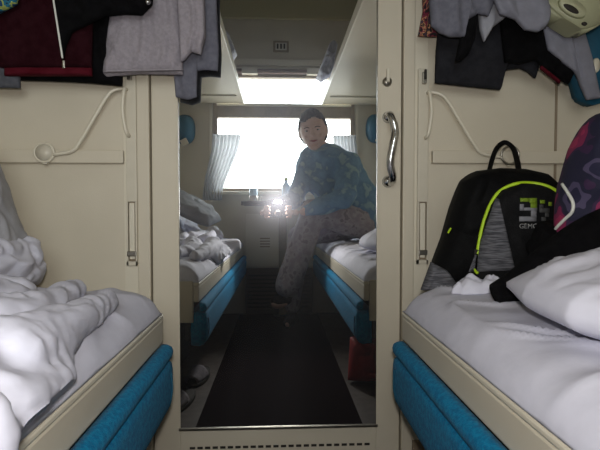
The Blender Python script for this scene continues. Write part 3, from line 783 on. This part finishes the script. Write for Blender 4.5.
tag(o, 'long black jacket hanging at the back of the left clothes', 'jacket')
o2 = hang('shirt', -.085, [(-30, -72), (90, -72)], [(-4, 68), (40, 68), (92, 68)], [(-8, 20)], [(93, 20)], .016, .003, 3, burgundy, seed=5, nu=70)
tag(o2, 'dark burgundy shirt with a red hem band, hung left of the grey sweatshirt', 'shirt')
hb = hang('hem_band', -.085, [(5, 68.2), (92, 68.2)], [(5, 76), (92, 76)], [], [], .010, .001, 3, redband, None, nu=40, nv=10)
hb.parent = o2; hb.location = hb.location-o2.location
o3 = hang('jacket', -.118, [(50, -72), (150, -72)], [(63, 60), (66, 45), (72, 32), (105, 16), (125, 14), (142, 15), (152, 5)], [(54, 5)], [(155, -20)], .020, .004, 3, blackcloth, seed=8, nu=60)
tag(o3, 'short black jacket with a white zip, in front of the burgundy shirt', 'jacket')
tr_ = bvh(o3)
zp = [p for p in (hit(tr_, 53+10*t, -6+62*t, .002) for t in [i/12 for i in range(13)]) if p]
zp = [D(52.5+10*t, -6+64*t, -.150) for t in [i/8 for i in range(9)]]
T('zip', zp, .0022, whiteplastic, o3)
pull = D(63.5, 62, -.150); BX('zip_pull', pull+Vector((-.003, -.002, -.014)), pull+Vector((.003, .002, .004)), steel, o3)
bt = D(148, 2, -.150); bm = bmesh.new(); bmesh.ops.create_uvsphere(bm, u_segments=12, v_segments=8, radius=.006, matrix=Matrix.Translation(bt)); link('snap_button', bm, chrome, o3)
o = hang('towel', -.07, [(-40, -72), (8, -72)], [(-35, 87), (20, 88)], [], [(0, 10), (-2, 60), (20, 76)], .008, .002, 2, darkgrey, seed=4, nu=30)
tag(o, 'grey cloth whose corner shows below the burgundy shirt at the far left', 'cloth')
o = hang('scarf', -.125, [(-35, -72), (22, -72)], [(-30, 12), (0, 13), (17, 4)], [], [(20, -15)], .016, .004, 3, multicol, seed=9, nu=30)
tag(o, 'teal and lime printed scarf at the far top left of the clothes', 'scarf')

# ------------------------------------------------------------------ clothes, right
o = hang('blouse', -.04, [(420, -72), (460, -72)], [(418, 36), (430, 37), (447, 37)], [(423, 10)], [(450, 0)], .010, .002, 3, floralmat, seed=3, nu=40)
tag(o, 'dark blouse with a red and cream speckled print, nearest the door on the right', 'blouse')
o = hang('trousers', -.055, [(440, -72), (528, -72)], [(435, 83), (465, 86), (500, 90), (502, 76), (505, 70), (520, 68), (528, 72), (535, 78)], [(440, 10), (436, 50)], [(534, 20), (541, 60)], .014, .002, 2, charcoal, seed=6, nu=90, nv=60)
tag(o, 'charcoal trousers hanging lowest among the clothes on the right', 'trousers')
o = hang('jacket', -.088, [(500, -72), (560, -72)], [(505, 62), (520, 64), (536, 60), (541, 66), (548, 72), (558, 78), (568, 84)], [(500, 20)], [(560, 0), (572, 40), (575, 70)], .014, .003, 3, blackcloth, seed=2, nu=70, nv=60)
tag(o, 'black jacket whose red-rimmed cuff sticks out to the right', 'jacket')
cuff = hang('cuff_rim', -.106, [(541, 66), (560, 81)], [(540, 68.5), (559, 83.5)], [], [], .002, 0, 1, redband, None, nu=10, nv=3)
cuff.parent = o; cuff.location = cuff.location-o.location
o = hang('shirt', -.115, [(478, -72), (528, -72)], [(480, 30), (484, 42), (492, 28), (510, 14), (520, 8)], [(477, 0)], [(530, -20)], .012, .002, 2, palegrey, seed=4, nu=40)
tag(o, 'pale grey shirt with a pointed corner over the charcoal trousers', 'shirt')
o = hang('shirt', -.145, [(425, -72), (492, -72)], [(431, 26), (440, 33), (450, 37), (464, 37), (465, 22), (478, 14), (488, 16)], [(429, 0)], [(495, 0)], .014, .004, 3, bluegrey, seed=1, nu=70)
tag(o, 'mid grey shirt gathered over the speckled blouse on the right', 'shirt')
o = hang('top', -.138, [(462, -60), (476, -60)], [(455, 62), (462, 60), (468, 54), (474, 40)], [(463, 10), (462, 30)], [(477, 5), (476, 20)], .008, .002, 1, blackcloth, seed=2, nu=24)
tag(o, 'narrow black top hanging between the grey shirts and the charcoal trousers', 'top')
o = hang('shirt', -.170, [(492, -72), (549, -72)], [(500, 14), (516, 20), (525, 30), (538, 32), (545, 28), (549, 20)], [(490, -10)], [(549, -10)], .012, .005, 2, lightgrey, seed=5, nu=50)
tag(o, 'light grey shirt bunched beside the cream reading lamp', 'shirt')
o = hang('towel', -.105, [(540, -60), (578, -60)], [(548, 50), (562, 62), (575, 72), (587, 100), (600, 98)], [(540, 20)], [(580, 20), (592, 60)], .008, .003, 2, lightgrey, seed=8, nu=60, nv=60)
tag(o, 'light grey towel hanging down over the teal pad of the reading lamp', 'towel')

# ------------------------------------------------------------------ backpack
bp = thing('backpack', 'black backpack with lime piping and block number on the right berth', 'backpack', (.5, -.2, .54))
yb = -.165
def pk2(name, top, bottom, left, right, y, thick, m, **k):
    return puff(name, px2(top, y), px2(bottom, y), px2(left, y), px2(right, y), wallcloth(y), thick, .0015, 2, m, bp, **k)
body = pk2('main_body', [(468, 177), (476, 171), (500, 168), (525, 169), (543, 173), (552, 180)], [(424, 289), (480, 292), (560, 292)],
           [(462, 182), (452, 210), (443, 240), (432, 268)], [(558, 192), (564, 230)], yb, .055, packblack, ex=4, crumple=.008, cs=10, back=1.6, nu=60, nv=60)
side_ = pk2('side_pocket', [(431, 262), (446, 270)], [(421, 290), (462, 291)], [(426, 276)], [(454, 281)], -.225, .018, heathermat, ex=4, crumple=.006, cs=14, nu=30, nv=30)
fp = pk2('front_pocket', [(490, 205), (500, 190), (517, 182), (543, 184), (562, 194)], [(467, 290), (520, 292), (570, 292)],
         [(484, 220), (477, 250)], [(570, 230)], -.235, .035, packfront, ex=5, crumple=.003, cs=10, nu=60, nv=50)
tf = bvh(fp)
def onf(px, py, off=.002):
    p = hit(tf, px, py, off); return p if p is not None else D(px, py, -.265)
def patch(name, quad, m, n=10, thick=.002, tree=tf, parent=bp, off=.0015):
    """a patch laid on a surface; quad = four image corners TL TR BR BL"""
    bm = bmesh.new(); g = []; TL, TR, BR, BL = [Vector(c) for c in quad]
    for j in range(n+1):
        row = []
        for i in range(n+1):
            p = TL.lerp(TR, i/n).lerp(BL.lerp(BR, i/n), j/n)
            row.append(bm.verts.new(onf(p.x, p.y, off)))
        g.append(row)
    for j in range(n):
        for i in range(n): bm.faces.new((g[j][i], g[j][i+1], g[j+1][i+1], g[j+1][i]))
    o = link(name, bm, m, parent); md = o.modifiers.new('s', 'SOLIDIFY'); md.thickness = thick; md.offset = 0
    return o
patch('grey_panel', [(496, 198), (499, 199), (515, 270), (469, 272)], heathermat, n=16)
arc = [(477, 256), (479, 243), (482, 228), (486, 215), (491, 203), (498, 193), (507, 187), (518, 183.5), (530, 183), (543, 185), (553, 189), (561, 195)]
T('lime_piping', [onf(x, y, .003) for x, y in arc], .0040, neon, bp)
pp = onf(477, 252, .006)
bm = bmesh.new(); box(bm, pp+Vector((-.006, -.003, -.012)), pp+Vector((.006, .003, .006)), .002); link('zip_slider', bm, dark, bp)
T('zip_cord', [onf(477, 254, .008), onf(476.5, 262, .009), onf(476, 270, .008)], .0022, neon if False else blackcloth, bp)
T('zip_tip', [onf(475, 269, .009), onf(476, 272, .009), onf(478, 273, .009)], .003, neon, bp)
tb = bvh(body)
a = hit(tb, 451, 228, .004) or D(451, 228, -.2); b = hit(tb, 448, 233, .004) or D(448, 233, -.2)
T('lime_tag', [a, (a+b)/2, b], .0022, neon, bp)
# carry loop going up through the wall ring
yl2 = -.10
T('carry_loop', [D(489, 172, -.17), D(492, 160, -.12), D(497, 148, -.06), D(505, 142.5, -.05), D(513, 148, -.06), D(517, 160, -.12), D(519, 172, -.17)], .0065, packblack, bp, flat=.35)
# emblem: blocky 9 and 5 and the letters beneath
green = mat('lime print', (.45, .55, .10), .7); greyp = mat('grey print', (.50, .50, .52), .7); dimp = mat('dim grey print', (.26, .26, .26), .7)
def rect(x0, y0, x1, y1, m, name='emblem_block'): return [(x0, y0), (x1, y0), (x1, y1), (x0, y1)], m
blocks = [(520.2, 198, 529.5, 201.8, green), (529.5, 198, 537, 203, green), (530.5, 203, 537, 208, green), (519.8, 204, 524, 210.5, greyp),
          (524, 207.5, 537, 210.5, greyp), (531, 210.5, 536.6, 216.5, greyp), (519.3, 216.5, 536.4, 221.3, greyp),
          (540, 200, 545, 203.5, green), (548.5, 202, 552, 206, green), (539.5, 204.5, 543.5, 208, dimp), (539.5, 208, 549.5, 212.5, dimp), (545, 212.5, 549, 217, dimp), (541.5, 217, 546, 221, dimp)]
for x0, y0, x1, y1, m_ in blocks:
    patch('emblem_block', [(x0, y0), (x1, y0), (x1, y1), (x0, y1)], m_, n=3, thick=.0006, off=.0012)
tcu = bpy.data.curves.new('letters', 'FONT'); tcu.body = 'GEMO'; tcu.size = 1; tmp = bpy.data.objects.new('tmp', tcu); C.objects.link(tmp)
dg = bpy.context.evaluated_depsgraph_get(); dg.update(); me = bpy.data.meshes.new_from_object(tmp.evaluated_get(dg))
bpy.data.objects.remove(tmp)
xs_ = [v.co.x for v in me.vertices]; w_ = max(xs_)-min(xs_); h_ = max(v.co.y for v in me.vertices)
bm = bmesh.new(); bm.from_mesh(me)
for v in bm.verts:
    u, w = (v.co.x-min(xs_))/w_, v.co.y/h_
    v.co = onf(519.4+u*18.5, 228.3-w*4.6, .0022)
o = link('lettering', bm, mat('pale grey print', (.62, .62, .62), .7), bp); md = o.modifiers.new('s', 'SOLIDIFY'); md.thickness = .0005

# ------------------------------------------------------------------ things on the right berth
RB = lambda x, y: MH[1](x, y, 0, 0)
pw = thing('pillow', 'white pillow lying on the right berth in front of the black jacket', 'pillow', (.55, -.70, .55))
cc = Vector((.575, -.675, .598)); ax = Vector((1, .05, .06)).normalized(); ay = Vector((-.03, -1, -.02)).normalized(); an = ax.cross(ay); an = an if an.z > 0 else -an
puff('pillow_body', [(-.21, -.175), (0, -.185), (.22, -.18)], [(-.19, .13), (-.08, .17), (.0, .18), (.22, .18)], [(-.232, -.08), (-.235, .03)], [(.20, 0)], slab(cc, ax, ay, an), .052, .003, 2, linen, pw, nu=80, nv=80, ex=2.6, crumple=.022, cs=9, back=.75, seed=3)
heap(.405, -.335, .06, .030, .022, 3.5, linen, 'cloth', 'small white folded cloth between the backpack and the black jacket sleeve', 'cloth', base=lambda x, y: MH[1](x, y, 0, 0), s1=9)
# black jacket thrown across, behind the pillow, sleeve reaching left
def jack(x, y): return RB(x, y)
bj = thing('jacket', 'black jacket thrown on the right berth between backpack and white pillow', 'jacket', (.6, -.42, .55))
jp = [(D(470, 297, -.40)), (D(600, 230, -.40))]
m5 = slab((.60, -.42, .640), (1, 0, .30), (0, -1, -.25), (-.28, -.2, 1))
puff('jacket_body', [(-.10, -.10), (.05, -.13), (.20, -.12)], [(-.16, .075), (0, .055), (.20, .10)], [], [], m5, .035, .008, 3, blackcloth, bj, nu=60, nv=50, ex=4, crumple=.03, cs=10, back=1.2, seed=4)
z0 = .56
T('sleeve', [(.64, -.46, .690), (.54, -.455, .648), (.47, -.455, .607), (.42, -.45, .577), (.380, -.45, .562)], lambda t: .055*(1-t)+.019*t, blackcloth, bj, seg=18, flat=.8)
# navy and pink jacket bundle at the right edge
pj = thing('jacket', 'navy and pink printed jacket bundled upright on the right berth', 'jacket', (.62, -.38, .60))
yj = -.40
pb = puff('jacket_body', px2([(588, 122), (597, 114), (625, 108), (650, 115)], yj), px2([(556, 240), (590, 246), (650, 250)], yj), px2([(574, 150), (563, 185), (560, 215)], yj), px2([(655, 150), (655, 200)], yj),
     wallcloth(yj), .05, .006, 2, pinkmat, pj, nu=60, nv=60, ex=4, crumple=.025, cs=9, back=1.0, seed=7)
tp = bvh(pb)
seam = [(562, 184), (568, 193), (573, 203), (572, 212), (565, 219), (558, 226), (554, 231)]
pts = [(hit(tp, x, y, .003) or D(x, y, yj-.03)) for x, y in seam]
T('white_piping', pts, .003, whiteplastic, pj)

# ------------------------------------------------------------------ floor things
r_ = tag(BX('rug', (-.27, YB+.06, .0005), (.28, -.02, .008), rugmat, bev=.003), 'dark burgundy carpet runner on the floor between the berths', 'rug')
rbag = thing('bag', 'red bag on the floor under the edge of the right berth', 'bag', (.42, -.72, 0))
puff('bag_body', [(.30, .19), (.36, .205), (.42, .19)], [(.29, .012), (.36, .010), (.43, .012)], [], [], lambda a, b, h: Vector((a, -.70+h*1.0, b)), .06, .002, 2, redmat, rbag, nu=30, nv=30, ex=3, crumple=.012, cs=14, back=1)
T('bag_handle', [(.33, -.70, .19), (.34, -.70, .225), (.38, -.70, .228), (.40, -.70, .19)], .005, dark, rbag)
def slipper(x, y, lab, rot):
    r = thing('slipper', lab, 'slipper', (x, y, 0), 'pair of slippers')
    mt = Matrix.Translation((x, y, 0)) @ Matrix.Rotation(rot, 4, 'Z')
    bm = bmesh.new(); outl = [(math.cos(a)*.042*(1+.15*math.sin(a)), math.sin(a)*.12) for a in [2*PI*k/32 for k in range(32)]]
    for z in (.002, .018): pass
    A = [bm.verts.new((p[0], p[1], .001)) for p in outl]; B = [bm.verts.new((p[0], p[1], .018)) for p in outl]
    for k in range(32): bm.faces.new((A[k], A[(k+1) % 32], B[(k+1) % 32], B[k]))
    bm.faces.new(A); bm.faces.new(B); bm.transform(mt); link('sole', bm, dark, r)
    bm = bmesh.new(); g = []
    for j in range(9):
        yy = .005+.10*j/8; w = .045*math.sqrt(max(.05, 1-(yy/.122)**2))
        g.append([bm.verts.new((math.cos(PI*i/12)*w, yy, .018+math.sin(PI*i/12)*(.045-.02*j/8))) for i in range(13)])
    for j in range(8):
        for i in range(12): bm.faces.new((g[j][i], g[j][i+1], g[j+1][i+1], g[j+1][i]))
    bm.transform(mt); o = link('upper', bm, slipper_m, r); md = o.modifiers.new('s', 'SOLIDIFY'); md.thickness = .004
slipper(-.365, -.50, 'grey felt slipper on the floor beside the left berth, the one nearer the door', .25)
slipper(-.34, -.78, 'grey felt slipper on the floor beside the left berth, the one nearer the window', .1)

# ------------------------------------------------------------------ the person
per = thing('person', 'person in a blue patterned shirt sitting on the right berth, leaning to hold a camera', 'person', (.45, -1.5, .54))
def skin_mesh(chains, sub=2):
    """chains: list of lists of (point, radius); nodes given by key are shared"""
    verts, radii, edges, idx = [], [], [], {}
    for ch in chains:
        prev = None
        for key, p, r in ch:
            if key is None or key not in idx:
                verts.append(Vector(p)); radii.append(r if isinstance(r, tuple) else (r, r)); i = len(verts)-1
                if key: idx[key] = i
            else: i = idx[key]
            if prev is not None: edges.append((prev, i))
            prev = i
    me = bpy.data.meshes.new('sk'); me.from_pydata(verts, edges, []); ob = bpy.data.objects.new('sk', me); C.objects.link(ob)
    md = ob.modifiers.new('s', 'SKIN'); md.use_smooth_shade = True
    for i, r in enumerate(radii): me.skin_vertices[0].data[i].radius = r
    me.skin_vertices[0].data[0].use_root = True
    s = ob.modifiers.new('d', 'SUBSURF'); s.levels = sub; s.render_levels = sub
    dg = bpy.context.evaluated_depsgraph_get(); dg.update()
    m = bpy.data.meshes.new_from_object(ob.evaluated_get(dg)); bpy.data.objects.remove(ob)
    bm = bmesh.new(); bm.from_mesh(m); return bm
def join(a, b):
    me = bpy.data.meshes.new('j'); b.to_mesh(me); b.free(); a.from_mesh(me); return a
V = Vector
HC = M(313, 131, -1.50)                       # head centre
pelvis = V((.52, -1.60, .678)); waist = V((.475, -1.585, .78)); chest = V((.395, -1.555, .945)); upchest = V((.32, -1.535, 1.035))
neckb = V((.265, -1.525, 1.10)); neckt = V((HC.x+.022, -1.515, HC.z-.075))
shR = V((.415, -1.48, 1.005)); shL = V((.195, -1.60, 1.045))
elR = V((.365, -1.345, .80)); elL = V((.10, -1.50, .80))
wrR = V((.115, -1.305, .715)); wrL = V((-.09, -1.345, .715))
hipR = V((.49, -1.53, .665)); hipL = V((.48, -1.68, .645))
knR = V((.205, -1.44, .725)); anR = V((.045, -1.44, .27))
knL = V((.125, -1.69, .575)); anL = V((.085, -1.70, .10))
toeR = V((-.035, -1.37, .215)); toeL = V((.05, -1.57, .045))
print('person check', HC)
body_bm = skin_mesh([
 [('p', pelvis, (.115, .115)), ('w', waist, (.105, .10)), ('c', chest, (.115, .10)), ('u', upchest, (.10, .085)), ('n', neckb, .050), (None, neckt, .042), (None, HC+V((.005, -.01, -.02)), .055)],
 [('u', upchest, 0), ('sr', shR, .052), (None, (shR+elR)/2, .044), ('er', elR, .038), (None, elR.lerp(wrR, .35), .036), ('wr', wrR, .023)],
 [('u', upchest, 0), ('sl', shL, .052), (None, (shL+elL)/2, .044), ('el', elL, .038), (None, elL.lerp(wrL, .35), .036), ('wl', wrL, .023)],
 [('p', pelvis, 0), ('hr', hipR, .085), (None, hipR.lerp(knR, .5), .072), ('kr', knR, .055), (None, knR.lerp(anR, .3), .054), ('ar', anR, .034), (None, anR+V((.012, -.02, -.05)), .034), (None, toeR.lerp(anR, .35)+V((0, 0, -.035)), .030), (None, toeR, .022)],
 [('p', pelvis, 0), ('hl', hipL, .085), (None, hipL.lerp(knL, .5), .070), ('kl', knL, .055), (None, knL.lerp(anL, .3), .054), ('al', anL, .034), (None, anL+V((0, .02, -.045)), .032), (None, toeL, .022)],
])
# hands: palm and five fingers closing round the little camera
def hand(w, s):
    """w wrist; s=+1 the hand on the right side of the camera (world +x)"""
    out = bmesh.new()
    pc = V((s*.058, -1.300, .722))
    palm = [[('a', w, .022), (None, w.lerp(pc, .5), (.026, .017)), ('b', pc, (.030, .014)), (None, pc+V((-s*.004, .006, .022)), (.020, .012))]]
    join(out, skin_mesh(palm, 2))
    for k in range(4):
        z = .748-.0185*k; L = (.9, 1, .95, .8)[k]
        kn = V((s*.066, -1.292, z)); p1 = V((s*.068, -1.268, z+.002)); p2 = V((s*(.066-.012*L), -1.2545-.001, z+.002)); p3 = V((s*(.066-.030*L), -1.2555, z))
        join(out, skin_mesh([[(None, pc+V((0, 0, (z-.72)*.7)), .009), (None, kn, .0095), (None, p1, .0088), (None, p2, .0078), (None, p3, .0066)]], 1))
    t0 = pc+V((-s*.004, -.002, -.018)); t1 = V((s*.045, -1.303, .704)); t2 = V((s*.022, -1.298, .710))
    join(out, skin_mesh([[(None, t0, .013), (None, t1, .0105), (None, t2, .0085)]], 1))
    return out
join(body_bm, hand(wrR, 1)); join(body_bm, hand(wrL, -1))
# head with nose, ears, brow, chin; looks towards the camera's mirror image (+y, slightly down), tilted
fwd = V((-.12, 1, -.18)).normalized(); upv = V((-.12, .05, 1)); rt = fwd.cross(upv).normalized(); upv = rt.cross(fwd).normalized()
HM = lambda x, y, z: HC + rt*x + fwd*y + upv*z
hb_ = bmesh.new(); bmesh.ops.create_uvsphere(hb_, u_segments=40, v_segments=28, radius=1)
for v in hb_.verts:
    x, y, z = v.co
    w = .077*(1 - .30*max(0, -z)**1.5)
    dp = .098*(1-.10*max(0, -z))
    yy = y*dp
    if y > 0 and z < .1: yy += .008*max(0, -z)*y
    if y < 0 and z < -.2: yy *= 1-.3*min(1, (-z-.2))
    v.co = HM(x*w, yy-.004, z*.118)
join(body_bm, hb_)
def ell(bm, c, r, s=12):
    b = bmesh.new(); bmesh.ops.create_uvsphere(b, u_segments=s*2, v_segments=s, radius=1)
    for v in b.verts: v.co = HM(c[0]+v.co.x*r[0], c[1]+v.co.y*r[1], c[2]+v.co.z*r[2])
    return join(bm, b)
ell(body_bm, (0, .096, -.022), (.012, .016, .010)); ell(body_bm, (0, .090, -.005), (.008, .012, .022))
ell(body_bm, (0, .078, -.092), (.024, .018, .018)); ell(body_bm, (0, .080, .026), (.050, .012, .009))
ell(body_bm, (.034, .068, -.032), (.020, .016, .016)); ell(body_bm, (-.034, .068, -.032), (.020, .016, .016))
ell(body_bm, (0, .083, -.055), (.026, .010, .012))
for s in (-1, 1): ell(body_bm, (s*.078, -.004, -.008), (.008, .018, .030))
body = remesh(body_bm, .0045, 2)
link('body', body, skin, per)
eb = bmesh.new()
for s in (-1, 1):
    bm = bmesh.new(); ell(bm, (s*.031, .079, .003), (.0115, .0100, .0036)); link('eye', bm, eyewhite, per)
    bm = bmesh.new(); ell(bm, (s*.031, .0865, .003), (.0056, .0042, .0037)); link('iris', bm, iris, per)
    T('eyebrow', [HM(s*.016, .093, .018), HM(s*.030, .091, .022), HM(s*.046, .080, .018)], .0022, hairmat, per)
T('lips', [HM(-.022, .088, -.054), HM(-.010, .0945, -.055), HM(0, .096, -.057), HM(.010, .0945, -.055), HM(.022, .088, -.054)], lambda t: .0015+.004*math.sin(t*PI), lipmat, per)
# short hair cap
hb_ = bmesh.new(); bmesh.ops.create_uvsphere(hb_, u_segments=72, v_segments=48, radius=1)
kill = []
for v in hb_.verts:
    x, y, z = v.co
    line = .50+.10*math.sin(x*3+1) if y > .45 else (.50-(.45-y)*1.25)
    line = max(line+noise.noise(V((x*14, y*14, z*9)))*.06, -.55)
    if z < line - .04: kill.append(v)
    n = noise.noise(V((x*9, y*3, z*5)))*.004
    v.co = HM(x*(.088+n), y*(.109+n)-.008, z*(.131+n)+.001)
bmesh.ops.delete(hb_, geom=kill, context='VERTS')
o = link('hair', hb_, hairmat, per); md = o.modifiers.new('s', 'SOLIDIFY'); md.thickness = .012; md.offset = -1
# shirt (loose, long sleeves) and trousers
sb = caps([
 [(pelvis+V((.01, .0, .02)), .150), (waist, .142), (chest, .132), (upchest+V((0, 0, -.01)), .105), (neckb+V((.005, 0, -.03)), .066)],
 [(neckb+V((.025, 0, -.035)), .068), (shR, .070)], [(neckb+V((-.01, -.01, -.035)), .066), (shL, .066)],
 [(pelvis+V((.06, -.03, .02)), .12), (waist+V((.05, -.02, 0)), .125), (upchest+V((.03, -.01, -.02)), .10)],
 [(upchest+V((-.03, .0, -.045)), .082), ((.26, -1.53, .90), .090), ((.36, -1.54, .76), .10)],
 [(upchest+V((.02, 0, -.03)), .088), (shR, .074), ((shR+elR)/2, .068), (elR, .064), (elR.lerp(wrR, .45), .050), (elR.lerp(wrR, .80), .037)],
 [(upchest+V((-.02, 0, -.02)), .085), (shL, .076), ((shL+elL)/2, .060), (elL, .054), (elL.lerp(wrL, .45), .046), (elL.lerp(wrL, .80), .036)]])
for v in sb.verts:
    q = v.co*11; n = noise.noise(q+V((noise.noise(q*.6), 0, 0))*1.2); v.co += v.normal*(abs(n)*.018-.004)
link('shirt', sb, shirtmat, per)
# collar
ring = [neckb+V((.0, 0, .008))+V((math.cos(a)*.062, math.sin(a)*.056, .012*math.cos(a)-.022*max(0, math.sin(a)))) for a in [2*PI*k/20 for k in range(20)]]
link('collar', tube(bmesh.new(), ring, .010, closed=True), mat('pale blue collar', (.55, .66, .72), .8), per)
tbm = caps([
 [(pelvis+V((.03, 0, .0)), .130), (waist+V((.01, 0, -.05)), .120)],
 [(pelvis, .115), (hipR, .105), (hipR.lerp(knR, .5), .094), (knR, .080), (knR.lerp(anR, .35), .080), (knR.lerp(anR, .7), .078), (knR.lerp(anR, .93), .074)],
 [(pelvis, .115), (hipL, .092), (hipL.lerp(knL, .5), .080), (knL, .070), (knL.lerp(anL, .4), .062), (knL.lerp(anL, .9), .058)]], .010, 5)
for v in tbm.verts:
    q = V((v.co.x*12, v.co.y*12, v.co.z*5)); n = noise.noise(q); v.co += v.normal*(abs(n)*.014-.004)
link('trousers', tbm, pantsmat, per)
for (a, tt, nm) in ((anR, toeR, 'sock'), (anL, toeL, 'sock')):
    hl = a+V((.012, -.02, -.05)) if a is anR else a+V((0, .01, -.05))
    b = skin_mesh([[(None, a+V((0, 0, .02)), .039), (None, hl, .040), (None, tt.lerp(hl, .4)+V((0, 0, .004)), .036), (None, tt, .028)]], 2)
    link(nm, b, charcoal, per)

# compact camera in the hands
FZ = .775
cm = thing('camera_device', 'small black compact camera with a firing flash held in both hands', 'camera', (0, -1.275, .70))
BX('body', (-.052, -1.292, .694), (.052, -1.266, .786), camblack, cm, bev=.005)
bm = bmesh.new(); bmesh.ops.create_cone(bm, cap_ends=True, segments=32, radius1=.021, radius2=.019, depth=.010, matrix=Matrix.Translation((0, -1.2608, .712)) @ Matrix.Rotation(-PI/2, 4, 'X'))
link('lens_barrel', bm, steel, cm)
bm = bmesh.new(); bmesh.ops.create_cone(bm, cap_ends=True, segments=24, radius1=.012, radius2=.012, depth=.002, matrix=Matrix.Translation((0, -1.2545, .712)) @ Matrix.Rotation(-PI/2, 4, 'X'))
link('lens', bm, lensglass, cm)
BX('flash_window', (-.018, -1.2658, FZ-.008), (.018, -1.2635, FZ+.007), flash_m, cm, bev=.001)
BX('shutter_button', (-.04, -1.284, .7862), (-.026, -1.274, .790), steel, cm)

# ------------------------------------------------------------------ light
ld = bpy.data.lights.new('flash', 'AREA'); ld.shape = 'RECTANGLE'; ld.size = .036; ld.size_y = .016; ld.energy = 4.6; ld.color = (1, .965, .93)
lo = bpy.data.objects.new('flash', ld); C.objects.link(lo); lo.location = (0, -1.2625, FZ); lo.rotation_euler = (PI/2, 0, 0)
pd = bpy.data.lights.new('window daylight portal', 'AREA'); pd.shape = 'RECTANGLE'; pd.size = wr-wl; pd.size_y = wt-wb
pd.cycles.is_portal = True
po = bpy.data.objects.new('window daylight portal', pd); C.objects.link(po); po.location = ((wl+wr)/2, YB-.06, (wb+wt)/2); po.rotation_euler = (PI/2, 0, 0)
w = bpy.data.worlds.new('overcast'); sc.world = w; w.use_nodes = True; nt = w.node_tree
bg = nt.nodes['Background']; tc = nt.nodes.new('ShaderNodeTexCoord'); sx = nt.nodes.new('ShaderNodeSeparateXYZ'); rp = nt.nodes.new('ShaderNodeValToRGB')
mr = nt.nodes.new('ShaderNodeMapRange'); mr.inputs['From Min'].default_value = -1; mr.inputs['From Max'].default_value = 1
nt.links.new(tc.outputs['Generated'], sx.inputs[0]); nt.links.new(sx.outputs['Z'], mr.inputs['Value']); nt.links.new(mr.outputs[0], rp.inputs[0])
rp.color_ramp.elements[0].color = (.32, .32, .31, 1); rp.color_ramp.elements[0].position = .40
rp.color_ramp.elements[1].color = (.93, .97, 1, 1); rp.color_ramp.elements[1].position = .52
nt.links.new(rp.outputs[0], bg.inputs['Color']); bg.inputs['Strength'].default_value = 12.0

sc.view_settings.view_transform = 'Standard'; sc.view_settings.look = 'None'; sc.view_settings.gamma = 1; sc.view_settings.use_curve_mapping = False
sc.view_settings.exposure = -.10
sc.cycles.max_bounces = 8; sc.cycles.diffuse_bounces = 4; sc.cycles.glossy_bounces = 4
sc.cycles.caustics_reflective = False; sc.cycles.caustics_refractive = False
sc.cycles.sample_clamp_indirect = 6
sc.cycles.use_denoising = True
